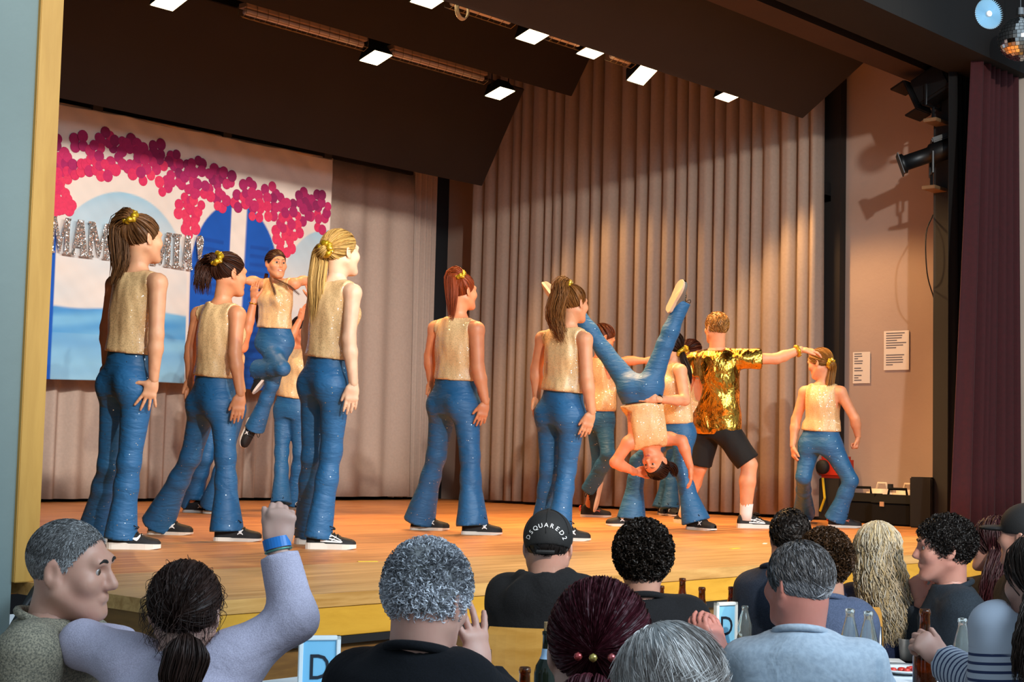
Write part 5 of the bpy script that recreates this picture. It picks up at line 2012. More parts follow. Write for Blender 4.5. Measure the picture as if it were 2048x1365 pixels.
# --- man in the gold shirt
D = 12.0
m, nt, bb = newmat('gold_foil')
L_ = nt.links.new
bb.inputs['Base Color'].default_value = rgba(hexc('D3A144'))
bb.inputs['Metallic'].default_value = 1.0
bb.inputs['Roughness'].default_value = .17
tc = N(nt, 'ShaderNodeTexCoord')
mp = N(nt, 'ShaderNodeMapping')
mp.inputs['Scale'].default_value = (1, 1, .5)
mp.inputs['Rotation'].default_value = (.4, .5, 0)
nz = N(nt, 'ShaderNodeTexNoise')
nz.inputs['Scale'].default_value = 12
nz.inputs['Detail'].default_value = 5
nz.inputs['Distortion'].default_value = .5
bp = N(nt, 'ShaderNodeBump')
bp.inputs['Strength'].default_value = .6
bp.inputs['Distance'].default_value = .06
L_(tc.outputs['Object'], mp.inputs[0])
L_(mp.outputs[0], nz.inputs['Vector'])
L_(nz.outputs['Fac'], bp.inputs['Height'])
L_(bp.outputs[0], bb.inputs['Normal'])
root, b, H, P = person('man in shiny gold shirt and black shorts stretching out one arm', D, dict(
    head=(1433, 657, 0), neck=(1434, 700, 0), shR=(1482, 718, -.08), elR=(1552, 718, -.05), wrR=(1602, 700, -.02), shL=(1390, 722, .12), elL=(1372, 780, .1), wrL=(1352, 830, .12),
    waist=(1432, 845, 0), hem=(1432, 868, 0), hipR=(1452, 862, -.06), hipL=(1414, 862, .06), knR=(1499, 930, -.12), knL=(1398, 935, .1)),
    rel(-.35, .93, 0), tone='E2A078', female=False, hs=1.03, top='tee', legs='shorts', topmat=m, trmat=plain('shorts_black', '0C0B0C', .85, bump=.15, bscale=40), style='asics', hemt=.04, loose=.018,
    feet={'R': (1511, 1057, (1, .15)), 'L': (1364, 1047, (-.15, .95))}, handR=dict(d=rel(1, 0, -.05), n=rel(0, -.3, 1), curl=.3, spread=.05, s=1, thumb=.3), footL=.29)
short_hair(H, root, b, 'A8763C', rg(13), 700, .04, .008, (0, -.35, -.9), .3, hl=0, nape=.006, th=.010, r=.0036)
w0, dv = P['wrR'], unit(P['elR'] - P['wrR'])
a1 = unit(np.cross(dv, ZUP))
MB().tube([w0 + dv * .03 + (a1 * math.cos(t) + np.cross(dv, a1) * math.sin(t)) * .036 for t in np.linspace(0, 6.283, 24, endpoint=False)], .016 * (1 + .2 * np.sin(np.arange(24) * 1.7)), 8, closed=True).build('scrunchie', M_gold_scr, root, smooth=True, base=b)

# --- dancer at the right
D = 12.45
root, b, H, P = person('dancer with fair ponytail crouching in front of the pink wall, pink-trimmed trainers', D, dict(
    head=(1640, 727, 0), neck=(1645, 768, 0), shL=(1610, 785, .08), elL=(1592, 840, .1), wrL=(1586, 893, .05), shR=(1681, 785, -.08), elR=(1710, 838, -.1), wrR=(1716, 874, -.05),
    waist=(1640, 858, 0), hem=(1640, 862, 0), hipL=(1619, 895, .06), hipR=(1664, 895, -.06), knL=(1607, 955, .0), knR=(1701, 962, -.15)),
    rel(-.75, .6, -.3), tone='DE9C74', feet={'R': (1690, 1056, (1, -.1)), 'L': (1600, 1044, (-.3, .9))}, style='red', g=1.04,
    handR=dict(d=rel(-.1, 0, -1), n=rel(1, -.3, 0), curl=1.1), handL=dict(d=rel(.1, 0, -1), n=rel(-1, -.2, 0), curl=.5))
pony_hair(H, root, b, '9A6A30', (0, -.92, .3), pxpath(D, [(1659, 726, -.02), (1663, 740, -.04), (1659, 770, -.06), (1651, 808, -.06)]), .048, rg(14), n2=100, end=.5)

# ================================================================ the audience
def knit(name, c1, c2, scale=140, bump=.4):
    if name in MATS:
        return MATS[name]
    m, nt, b = newmat(name)
    L = nt.links.new
    tc = N(nt, 'ShaderNodeTexCoord')
    nz = N(nt, 'ShaderNodeTexNoise')
    nz.inputs['Scale'].default_value = scale
    nz.inputs['Detail'].default_value = 3
    L(tc.outputs['Object'], nz.inputs['Vector'])
    rp = N(nt, 'ShaderNodeValToRGB')
    rp.color_ramp.elements[0].position = .38
    rp.color_ramp.elements[1].position = .62
    rp.color_ramp.elements[0].color = rgba(hexc(c1))
    rp.color_ramp.elements[1].color = rgba(hexc(c2))
    L(nz.outputs['Fac'], rp.inputs['Fac'])
    L(rp.outputs[0], b.inputs['Base Color'])
    n2 = N(nt, 'ShaderNodeTexNoise')
    n2.inputs['Scale'].default_value = 9
    n2.inputs['Detail'].default_value = 3
    n2.inputs['Distortion'].default_value = .8
    L(tc.outputs['Object'], n2.inputs['Vector'])
    mx = N(nt, 'ShaderNodeMath', operation='MULTIPLY_ADD')
    mx.inputs[1].default_value = .12
    L(nz.outputs['Fac'], mx.inputs[0])
    L(n2.outputs['Fac'], mx.inputs[2])
    bp = N(nt, 'ShaderNodeBump')
    bp.inputs['Strength'].default_value = bump
    bp.inputs['Distance'].default_value = .03
    L(mx.outputs[0], bp.inputs['Height'])
    L(bp.outputs[0], b.inputs['Normal'])
    b.inputs['Roughness'].default_value = .9
    b.inputs['Sheen Weight'].default_value = .02
    b.inputs['Specular IOR Level'].default_value = .25
    MATS[name] = m
    return m


def stripes(name, c1, c2, per, z0):
    m, nt, b = newmat(name)
    L = nt.links.new
    tc = N(nt, 'ShaderNodeTexCoord')
    sp = N(nt, 'ShaderNodeSeparateXYZ')
    L(tc.outputs['Object'], sp.inputs[0])
    at = N(nt, 'ShaderNodeAttribute', attribute_name='Col')     # red channel = length along sleeve / torso
    sc = N(nt, 'ShaderNodeSeparateColor')
    L(at.outputs['Color'], sc.inputs[0])
    a = N(nt, 'ShaderNodeMath', operation='MULTIPLY')
    a.inputs[1].default_value = 1 / per
    L(sc.outputs[0], a.inputs[0])
    fr = N(nt, 'ShaderNodeMath', operation='FRACT')
    L(a.outputs[0], fr.inputs[0])
    lt = N(nt, 'ShaderNodeMath', operation='LESS_THAN')
    lt.inputs[1].default_value = .34
    L(fr.outputs[0], lt.inputs[0])
    g_ = N(nt, 'ShaderNodeMath', operation='MULTIPLY')
    L(lt.outputs[0], g_.inputs[0])
    L(sc.outputs[1], g_.inputs[1])
    mx = N(nt, 'ShaderNodeMix', data_type='RGBA')
    mx.inputs['A'].default_value = rgba(hexc(c1))
    mx.inputs['B'].default_value = rgba(hexc(c2))
    L(g_.outputs[0], mx.inputs['Factor'])
    L(mx.outputs['Result'], b.inputs['Base Color'])
    b.inputs['Roughness'].default_value = .9
    return m


M_jeans = plain('audience_trousers', '1C222E', .9)
SITTERS = []


def sitter(label, D, J, look, tone='D8A890', mat=None, male=True, g=1.0, hs=1.0, headup=None, handR=None, handL=None, sleeves='long', topname='sweater', face=False, hh=.0066, jaw=1.0, nose=1.0, ear=1.0, full=0.0, neckr=None, folds=.006, collar=True, sleeve_r=1.0, seat=.46, extra=None, noseat=False, brow=None, group=None, face_dir=None, cuffs=True, capline=None):
    P = {k: W(v[0], v[1], D + v[2]) for k, v in J.items()}
    side = unit(P['shR'] - P['shL'])
    fr = unit(np.cross(ZUP, side))
    mid = (P['shR'] + P['shL']) / 2
    pel = np.array([mid[0], mid[1], seat + .09]) - fr * .03
    if 'pel' in P:
        pel = P['pel']
    hs_ = side.copy()
    hs_[2] = 0
    hs_ = unit(hs_)
    for sd, sg in (('R', 1), ('L', -1)):
        P['hip' + sd] = pel + hs_ * sg * .09
        P['kn' + sd] = P['hip' + sd] + fr * .33 + hs_ * sg * .03 - ZUP * .03
        P['an' + sd] = np.array([P['kn' + sd][0], P['kn' + sd][1], .09]) - fr * .14
    base = np.array([pel[0], pel[1], 0.0])
    root = empty('person', base, label, 'person', group)
    up = unit(P['neck'] - pel)
    front = unit(np.cross(up, side))
    L = np.linalg.norm(P['neck'] - pel)
    k = 1.12 if male else 1.0
    H = Head(P['head'], look, headup if headup is not None else ZUP, hs)
    S = SDF(.018)
    ts = [-.05, .16, .42, .70, .87, 1.0]
    fw = np.array((.15, .14, .14, .16, .15, .06)) * g * (1 if male else .9)
    S.loft(pel, P['neck'], side, front, ts, fw, np.array((.11, .105, .105, .11, .09, .055)) * g, None, .03)
    for sd in 'LR':
        sh, el, wr = P['sh' + sd], P['el' + sd], P['wr' + sd]
        S.cone(P['neck'] - up * .04, sh, .045 * k, .045 * k, .03)
        S.cone(sh, el, .046 * k, .039 * k, .02)
        S.cone(el, wr, .039 * k, .027 * k, .02)
        S.cone(P['hip' + sd], P['kn' + sd], .07, .05, .03)
        S.cone(P['kn' + sd], P['an' + sd], .05, .034, .03)
    S.cone(P['neck'] - up * .03, H.w((0, -.022, -.05)), neckr or .052 * k, (neckr or .052 * k), .03)
    Ss = [S, H.sdf(hh, P['neck'] - up * .02, male, jaw, ear, nose, full, neckr)]
    for sd, hd in (('R', handR), ('L', handL)):
        hd = hd or dict(d=unit(P['wr' + sd] - P['el' + sd]), n=ZUP)
        hand_sdf(Ss, P['wr' + sd], hd['d'], hd['n'], hd.get('s', 1 if sd == 'R' else -1), hd.get('curl', .4), hd.get('spread', .1), 1.06 if male else .97, h=.005, thumb=hd.get('thumb', .5), curls=hd.get('curls'))
    V, F = join_sdf(Ss)
    me = meshdata('body', V - base, F)
    me.materials.append(skin(tone))
    me.materials.append(M_lip)
    lc = H.loc(V)
    lip = (np.abs(lc[:, 0]) < .0225) & (np.abs(lc[:, 2] + .0548) < .0075) & (lc[:, 1] > .08) & (lc[:, 1] < .11)
    if not male:
        me.polygons.foreach_set('material_index', (lip[F].sum(1) >= 3).astype(np.int32))
    put('body', me, None, root)
    if face:
        H.features(root, base, brow, browth=.0040 if male else .0026, VL=lc)
    # trousers and shoes (under the tables)
    T = SDF(.026)
    T.loft(pel, P['neck'], hs_, fr, [-.12, .0, .2], (.15, .17, .16), (.12, .13, .12), None, .03)
    for sd in 'LR':
        T.cone(P['hip' + sd], P['kn' + sd], .088, .068, .04)
        T.cone(P['kn' + sd], P['an' + sd] - ZUP * .02, .066, .06, .03)
    V, F = T.mesh()
    put('trousers', meshdata('trousers', V - base, F), M_jeans, root)
    for sd in 'LR':
        shoe(root, base, np.array([P['an' + sd][0], P['an' + sd][1], 0]) - fr * .065, fr, style='ua')
    # sweater / shirt
    T = SDF(.012)
    tw = np.array((.175, .178, .172, .185, .172, .095)) * g * (1 if male else .88)
    td = np.array((.135, .14, .132, .135, .112, .075)) * g
    T.loft(pel, P['neck'], side, front, [-.02, .16, .42, .70, .87, .97], tw, td, [0, 0, -.005, -.01, -.015, -.01], .04)
    sr = sleeve_r * k
    for sd in 'LR':
        sh, el, wr = P['sh' + sd], P['el' + sd], P['wr' + sd]
        T.cone(P['neck'] - up * .055, sh - up * .005, .066 * k, .068 * sr, .05)
        if sleeves == 'long':
            q = unit(wr - el)
            T.cone(sh, el, .068 * sr, .058 * sr, .04)
            T.cone(el, wr + q * .03, .058 * sr, .046 * sr, .03)
            T.cut(wr - q * .015, q, (wr + q * .06, .13))
        else:
            q = unit(el - sh)
            he = sh + (el - sh) * .62
            T.cone(sh, he + q * .05, .072 * sr, .074 * sr, .04)
            T.cut(he, q, (he + q * .09, .17))
    if extra:
        extra(T, P, up, side, front, H)
    T.ell(P['neck'] + up * .055, (.072 * k, .075 * k, .07), np.stack([side, front, up], 1), .012, 's')
    T.noise = fold_noise(zlib.crc32(label.encode()) % 991, folds, (16, 16, 22))
    V, F = T.mesh()
    col = None
    if capline is not None:
        col = capline(V, P, up)
    top = put(topname, meshdata(topname, V - base, F, True, col), mat, root)
    if collar:
        T = SDF(.007)
        a1, a2 = side, front
        c0 = P['neck'] - up * .012
        ring = [c0 + a1 * math.cos(t) * .068 * k + a2 * (math.sin(t) * .07 * k - .002) + up * (.008 - .022 * math.sin(t)) for t in np.linspace(0, 6.283, 28, endpoint=False)]
        MB().tube(ring, .0115, 8, closed=True).build('collar', mat, top, smooth=True, base=base)
    SITTERS.append((base, fr, noseat))
    return root, base, H, P


def graymix(dark, light, pfun):
    d, l = np.array(hexc(dark)), np.array(hexc(light))

    def f(u, rng):
        p = np.clip(pfun(u) + rng.normal(0, .18, len(u)), 0, 1)[:, None]
        return (d * (1 - p) + l * p) * rng.uniform(.75, 1.2, (len(u), 1))
    return f


# --- man in profile with receding grey hair
root, b, H, P = sitter('man in profile with receding grey hair and mottled knit sweater', 3.87, dict(
    head=(141, 1141, 0), neck=(100, 1238, -.0), shR=(60, 1312, -.16), elR=(40, 1460, -.2), wrR=(150, 1500, -.05), shL=(165, 1290, .2), elL=(230, 1400, .3), wrL=(300, 1440, .3)),
    rel(.97, -.10, -.10), tone='CE9A84', mat=knit('knit_tan', '6C675B', 'A29781', 210, .5), face=True, hh=.0045, hs=1.06, neckr=.056, nose=1.2, ear=1.1, jaw=1.08, full=.004, brow=plain('brow_black', '1A1512', .8), headup=rel(-.10, -.05, 1))
short_hair(H, root, b, 'FFFFFF', rg(31), 9000, .015, .003, (0, -.4, -.8), .25, hl=-.012, nape=.006, th=.004, r=.0010, upl=lambda u: np.where(u[:, 1] > .35, .5, 1.0),
           gray=graymix('4A4644', 'B4B2B2', lambda u: .25 + .45 * (u[:, 2] < .1) + .2 * (u[:, 1] > .2)), pts=5)
for o in [c for c in root.children if c.name.startswith('hair')]:
    o.data.materials[0] = plain('scalp_grey_hair', '6E6A68', .8, nscale=60, nvar=.3)

# --- woman raising her fist
fr_ = lambda T, P, up, side, front, H: None
root, b, H, P = sitter('woman in lilac sweater with low dark ponytail raising her fist', 3.66, dict(
    head=(372, 1226, 0), neck=(368, 1318, -.02), shR=(466, 1322, 0), elR=(585, 1240, .02), wrR=(556, 1098, .06), shL=(262, 1328, 0), elL=(165, 1292, .08), wrL=(255, 1290, .30)),
    rel(.05, 1, -.05), tone='C9A090', mat=knit('knit_lilac', 'B6AEC2', 'C8C0D4', 300, .35), male=False, hs=1.0, sleeve_r=1.0, handR=dict(d=rel(.05, .1, 1), n=rel(.15, -1, 0), s=-1, curl=.75, spread=-.15, thumb=.25), face=False)
pony_hair(H, root, b, '33211B', (0, -.93, -.32), [W(375, 1276, 3.56), W(371, 1300, 3.52), W(366, 1345, 3.52), W(366, 1400, 3.53)], .055, rg(32), n1=1400, n2=260, wave=.005, scr=False, r2=.0022)
# flyaway strands round the head
hh_ = [c for c in root.children if c.name.startswith('hair')][0]
u = H.scalp(260, rg(33))
v = np.stack([H.sph(u, .012), H.sph(unit_rows(u + np.array([0, -.35, -.35])) if False else u * .97 + np.array([0, -.12, -.12]), .024), H.sph(u * .93 + np.array([0, -.2, -.3]), .026), H.sph(u * .85 + np.array([0, -.3, -.55]), .020)], 1)
v[:, 1:] += RNG.normal(0, .006, v[:, 1:].shape)
v[:, 3] += RNG.normal(0, .01, v[:, 3].shape)
v = np.stack([spline(q, 10) for q in v])
strands('loose_strands', v, np.linspace(1, .3, 10) * .0010, hairmat('33211B'), hh_, b)
dv = unit(P['elR'] - P['wrR'])
a1 = unit(np.cross(dv, CF))
a2 = np.cross(dv, a1)
wb = MB()
c0 = P['wrR'] - dv * .012
ringp = lambda off, r: [c0 + dv * off + (a1 * math.cos(t) * r + a2 * math.sin(t) * r * .8) for t in np.linspace(0, 6.283, 28, endpoint=False)]
rings = [ringp(o_, r_) for o_, r_ in ((-.014, .030), (-.014, .034), (.012, .034), (.012, .030))]
VV = np.concatenate(rings)
FF = [[k * 28 + j, k * 28 + (j + 1) % 28, ((k + 1) % 4) * 28 + (j + 1) % 28, ((k + 1) % 4) * 28 + j] for k in range(4) for j in range(28)]
MB().add(VV, FF).build('wristband', plain('band_blue', '1E78C8', .35), root, base=b)
MB().tube(ringp(.017, .032), .003, 6, closed=True).build('bead_bracelet', sequin('beads', '5A9A8A', 400, .7, .9), root, smooth=True, base=b)

# --- grey curly man calling out
root, b, H, P = sitter('man with grey curly hair and black sweater cupping a hand to his mouth', 3.55, dict(
    head=(856, 1203, 0), neck=(838, 1300, -.03), shR=(918, 1368, -.06), elR=(1010, 1430, .08), wrR=(962, 1345, .14), shL=(722, 1362, .06), elL=(660, 1480, .05), wrL=(720, 1550, .2)),
    rel(.42, .88, -.22), tone='CE9C8A', mat=knit('knit_black', '06070C', '0A0B12', 250, .25), hs=1.06, neckr=.064, handR=dict(d=rel(-.22, .15, 1), n=rel(.6, -.75, 0), s=-1, curls=(.12, .1, .12, .08), spread=.35, thumb=.5), ear=1.15)
short_hair(H, root, b, 'FFFFFF', rg(34), 3200, .040, .012, (0, -.5, -.7), .55, hl=.0, nape=.004, th=.012, r=.0015, curl=.0055, pts=9, lump=.003, crown=((.15, -.65, .75), .26, .55),
           gray=graymix('77777C', 'E2E3EA', lambda u: .55 - .35 * (u[:, 2] > .1) * (u[:, 2] < .75) + .3 * (u[:, 2] < -.1)), upl=lambda u: np.where(u[:, 2] < -.2, .6, 1))

# --- boy in the cap
root, b, H, P = sitter('boy in black lettered cap and black hoodie with his back turned', 5.3, dict(
    head=(1096, 1098, 0), neck=(1090, 1158, -.02), shR=(1160, 1192, 0), elR=(1172, 1290, .1), wrR=(1150, 1330, .3), shL=(1020, 1192, 0), elL=(1008, 1290, .05), wrL=(1040, 1330, .2)),
    rel(.1, 1, -.05), tone='B98A78', mat=knit('hoodie_black', '0F0F11', '151517', 200, .3), hs=1.0, g=.96, topname='hoodie', collar=False,
    extra=lambda T, P, up, side, front, H: [T.ell(P['neck'] - up * .055 - front * .085, (.135, .06, .085), np.stack([side, front, up], 1), .03), T.cone(P['neck'] + up * .005 - front * .03 - side * .075, P['neck'] - up * .01 - front * .10, .034, .04, .03), T.cone(P['neck'] + up * .005 - front * .03 + side * .075, P['neck'] - up * .01 - front * .10, .034, .04, .03), T.ell(P['neck'] + up * .06 - front * .085, (.06, .028, .04), np.stack([side, front, up], 1), .015, 's')])
short_hair(H, root, b, '1A1412', rg(35), 500, .02, .003, (0, -.3, -.9), .3, th=.004, r=.0018)
# the cap
M_cap = plain('cap_black', '141415', .8, bump=.15, bscale=300)
S = SDF(.0055)
S.ell(H.w((0, -.010, .042)), np.array((.087, .106, .092)) * H.s, H.M)
S.cut(H.w((0, 0, -.004)), H.M @ unit([0, -.18, -1]))
S.ell(H.w((0, -.125, -.016)), (.040, .05, .034), H.M, .004, 's')
V, F = S.mesh()
cap = put('cap', meshdata('cap', V - b, F), M_cap, root)
MB().lathe([(0, .006), (.007, .004), (.009, 0)], 14, H.w((0, -.010, .134)) - b, H.M).build('button', M_cap, cap, smooth=True)
for az in range(6):
    t = math.pi / 3 * az + math.pi / 2
    seam = [H.w((0, -.010, .042)) + (np.array([math.sin(q) * math.cos(t) * .0885, math.sin(q) * math.sin(t) * .1075, math.cos(q) * .0935]) * H.s) @ H.M.T for q in np.linspace(.05, 1.45, 12)]
    MB().tube(seam, .0013, 4).build('seam', M_cap, cap, smooth=True, base=b)
S = SDF(.005)
S.ell(H.w((0, .115, .018)), np.array((.075, .075, .010)) * H.s, H.M @ np.array(Matrix.Rotation(-.2, 3, 'X')))
S.cut(H.w((0, .07, 0)), -H.M[:, 1])
V, F = S.mesh()
put('brim', meshdata('brim', V - b, F), M_cap, cap)
MB().tube([H.w((.03 * t, -.108 - .004 * (1 - t * t), -.010)) for t in np.linspace(-1, 1, 7)], .007, 6).build('strap', M_cap, cap, base=b)


def text_mesh(txt, size, ext=.002):
    cu = bpy.data.curves.new('txt', 'FONT')
    cu.body = txt
    cu.size = size
    cu.extrude = ext
    cu.align_x = 'CENTER'
    cu.resolution_u = 3
    o = bpy.data.objects.new('txt', cu)
    COL.objects.link(o)
    dg = bpy.context.evaluated_depsgraph_get()
    me = bpy.data.meshes.new_from_object(o.evaluated_get(dg))
    bpy.data.objects.remove(o)
    return me


# lettering arched over the strap opening, each letter its own piece
txt = 'DSQUARED2'
for i, ch in enumerate(txt):
    me = text_mesh(ch, .021, .0015)
    n = len(me.vertices)
    co = np.empty(n * 3)
    me.vertices.foreach_get('co', co)
    co = co.reshape(-1, 3)
    co[:, 0] *= 1.05
    th = (i - 4) * .30
    R_ = .060
    cx, cz = math.sin(th) * R_, math.cos(th) * R_ - .022
    rot = np.array([[math.cos(-th), -math.sin(-th)], [math.sin(-th), math.cos(-th)]])
    p2 = co[:, :2] @ rot.T + np.array([cx, cz])
    lx, lz = -p2[:, 0] * -1, p2[:, 1]
    # project on the rear of the cap ellipsoid (seen from behind, x runs to the wearer's right)
    ex, ey, ez = .0872 * 1.01, .1062 * 1.01, .0922 * 1.01
    q = np.clip(1 - (lx / ex) ** 2 - ((lz - .042 + .036) / ez) ** 2, 0, 1)
    y = -.010 - ey * np.sqrt(q) - co[:, 2]
    loc = np.stack([lx, y, lz + .036], 1)
    Vw = H.w(loc) - b
    me.vertices.foreach_set('co', Vw.astype(np.float32).ravel())
    me.name = 'cap_letter'
    put('cap_letter', me, M_logo, cap)

# --- dark curly boy
root, b, H, P = sitter('young man with dark curly hair and black t-shirt in front of the stage', 5.5, dict(
    head=(1286, 1122, 0), neck=(1285, 1196, -.01), shR=(1372, 1240, 0), elR=(1420, 1340, .1), wrR=(1400, 1400, .3), shL=(1205, 1240, 0), elL=(1170, 1340, .1), wrL=(1190, 1400, .3)),
    rel(.02, 1, -.08), tone='B98C7A', mat=knit('tee_black', '0D0E11', '131418', 250, .25), hs=1.02, sleeves='short', topname='t_shirt')
short_hair(H, root, b, '1A130E', rg(36), 3200, .042, .018, (0, -.3, -.6), .8, th=.018, r=.0026, curl=.0075, pts=9, lump=.007, nape=.004)

# --- dark red hair, near
root, b, H, P = sitter('woman with smooth dark red hair tied low, beside the wine bottle', 2.8, dict(
    head=(1200, 1310, 0), neck=(1195, 1420, 0), shR=(1300, 1480, 0), elR=(1340, 1620, .05), wrR=(1300, 1700, .25), shL=(1090, 1480, 0), elL=(1050, 1620, .05), wrL=(1090, 1700, .25)),
    rel(.15, 1, -.2), tone='C9A090', mat=knit('knit_plum', '1A1218', '231820', 250, .25), male=False, hs=1.1)
pony_hair(H, root, b, '45131D', (0, -.93, -.34), [W(1188, 1368, 2.68), W(1180, 1390, 2.65), W(1175, 1440, 2.65)], .055, rg(37), n1=2000, n2=200, scr=False, r2=.0024)
hh_ = [c for c in root.children if c.name.startswith('hair')][0]
for k in range(3):
    cc = H.sph(unit([(-.25, 0, .3)[k], -.95, -.42]), .03)
    MB().lathe([(0, .008), (.006, .005), (.008, 0), (.006, -.005), (0, -.008)], 12, cc - b).build('hair_bead', plain('bead_%d' % k, ('C05050', 'C8B060', 'C06060')[k], .15, metal=.7), hh_, smooth=True)
# --- silver hair at the bottom
root, b, H, P = sitter('person with short silver-streaked hair seated behind the dark red ponytail', 2.45, dict(
    head=(1338, 1408, 0), neck=(1340, 1530, 0), shR=(1460, 1600, 0), elR=(1500, 1760, .05), wrR=(1460, 1850, .25), shL=(1210, 1600, 0), elL=(1170, 1760, .05), wrL=(1210, 1850, .25)),
    rel(-.1, 1, -.25), tone='CFA896', mat=knit('knit_grey', '4A4A50', '5A5A60', 250, .25), hs=1.0)
short_hair(H, root, b, 'FFFFFF', rg(38), 9000, .075, .007, lambda u: np.stack([u[:, 0] * .9 + .45, -.45 + 0 * u[:, 1], -.35 - .5 * u[:, 2]], 1), .10, th=.014, r=.0009, pts=8, hl=.002,
           gray=graymix('6A5E58', 'E6E0DC', lambda u: .52 + .35 * np.sin(u[:, 0] * 7 + u[:, 2] * 4)))

# --- man in the light grey shirt
root, b, H, P = sitter('man in light grey shirt with dark greying hair, clapping his hands', 4.7, dict(
    head=(1598, 1172, 0), neck=(1600, 1262, -.02), shR=(1722, 1330, -.06), elR=(1790, 1470, .05), wrR=(1440, 1312, .50), shL=(1496, 1330, .06), elL=(1430, 1440, .2), wrL=(1428, 1306, .42)),
    rel(-.5, .86, -.05), tone='B8796C', mat=knit('shirt_grey', '97A6B6', 'A4B3C2', 60, .3), hs=1.10, g=1.12, neckr=.066, topname='shirt', handL=dict(d=rel(-.5, .3, .8), n=rel(-.7, -.7, 0), s=-1, curl=.35, thumb=.4), handR=dict(d=rel(-.15, .3, .95), n=rel(.7, -.7, 0), s=1, curl=.3, thumb=.4), full=.003)
short_hair(H, root, b, 'FFFFFF', rg(39), 4500, .042, .006, (0, -.45, -.85), .2, th=.010, r=.0017, pts=6, nape=.007, gray=graymix('34302E', 'A8ACB4', lambda u: .15 + .5 * (u[:, 2] < .05) * (u[:, 1] < .1)))

# --- dark short hair behind
root, b, H, P = sitter('man with short dark hair and dark navy shirt near the stage edge', 6.5, dict(
    head=(1580, 1078, 0), neck=(1560, 1138, 0), shR=(1612, 1180, -.05), elR=(1640, 1260, 0), wrR=(1620, 1300, .2), shL=(1510, 1178, .05), elL=(1487, 1250, .05), wrL=(1500, 1300, .2)),
    rel(.1, 1, -.05), tone='B48672', mat=knit('shirt_navy', '1A2230', '222B3A', 200, .3), hs=1.0, topname='shirt')
short_hair(H, root, b, '211A16', rg(40), 1000, .035, .01, (0, -.6, -.4), .4, th=.008, r=.0028, nape=.004)

# --- curly brown behind the grey shirt
root, b, H, P = sitter('person with brown curly hair and blue-grey shirt beside the blonde woman', 6.0, dict(
    head=(1648, 1130, 0), neck=(1658, 1200, 0), shR=(1710, 1240, -.05), elR=(1725, 1320, 0), wrR=(1700, 1360, .2), shL=(1608, 1240, .05), elL=(1590, 1320, .05), wrL=(1610, 1360, .2)),
    rel(-.3, .95, -.05), tone='B48672', mat=knit('shirt_blue', '3E4A62', '4A5670', 200, .3), hs=1.02, topname='shirt')
short_hair(H, root, b, '3A2512', rg(41), 2600, .04, .016, (0, -.3, -.6), .8, th=.014, r=.0027, curl=.0075, pts=8, lump=.005)

# --- blonde woman with long waves
root, b, H, P = sitter('woman with long wavy grey-blonde hair and navy top on a wooden chair', 6.35, dict(
    head=(1755, 1108, 0), neck=(1760, 1175, 0), shR=(1818, 1200, -.05), elR=(1835, 1290, 0), wrR=(1800, 1330, .25), shL=(1706, 1200, .05), elL=(1690, 1290, .05), wrL=(1720, 1330, .25)),
    rel(.05, 1, -.1), tone='C9A090', mat=knit('top_navy', '141E38', '1A2644', 200, .3), male=False, hs=1.0)
long_hair(H, root, b, 'FFFFFF', rg(42), [W(1757, 1140, 6.22), W(1762, 1190, 6.15), W(1772, 1240, 6.15), W(1788, 1300, 6.17)], 1300, .018, .105, r=.0025,
          colf=lambda n, r: (np.array(hexc('B9A070')) * (1 - (q := r.uniform(0, 1, (n, 1)))) + np.array(hexc('BDB6A6')) * q) * r.uniform(.65, 1.1, (n, 1)))

# --- young man in profile
root, b, H, P = sitter('young man in profile with dark wavy hair and dark t-shirt at the table', 6.0, dict(
    head=(1889, 1100, 0), neck=(1902, 1172, 0), shL=(1925, 1222, -.14), elL=(1935, 1330, -.15), wrL=(1880, 1360, .05), shR=(1868, 1212, .16), elR=(1835, 1280, .2), wrR=(1843, 1205, .16)),
    rel(-.95, .12, -.05), tone='B98474', mat=knit('tee_slate', '1B232B', '232C35', 200, .3), hs=1.06, face=True, neckr=.055, handR=dict(d=rel(-.2, 0, 1), n=rel(-.6, -.6, 0), curl=1.0))
short_hair(H, root, b, '18120F', rg(43), 2600, .055, .016, lambda u: np.stack([u[:, 0], .35 + 0 * u[:, 1], -.25 - .3 * u[:, 2]], 1), .45, th=.012, r=.0020, pts=8, nape=.002, hl=.006, curl=.0025)

# --- woman with dark red hair at the right
root, b, H, P = sitter('woman with long dark red hair near the red house curtain', 6.7, dict(
    head=(1990, 1092, 0), neck=(1992, 1155, 0), shL=(2005, 1190, -.1), elL=(2015, 1280, -.05), wrL=(1990, 1320, .2), shR=(1950, 1190, .1), elR=(1935, 1280, .1), wrR=(1960, 1320, .2)),
    rel(-.75, .6, 0), tone='C09080', mat=knit('top_black', '0E0D10', '141317', 200, .3), male=False, hs=1.0)
long_hair(H, root, b, '30090E', rg(44), [W(1982, 1125, 6.6), W(1968, 1165, 6.55), W(1962, 1205, 6.55), W(1966, 1250, 6.55)], 700, .006, .085, r=.0028)

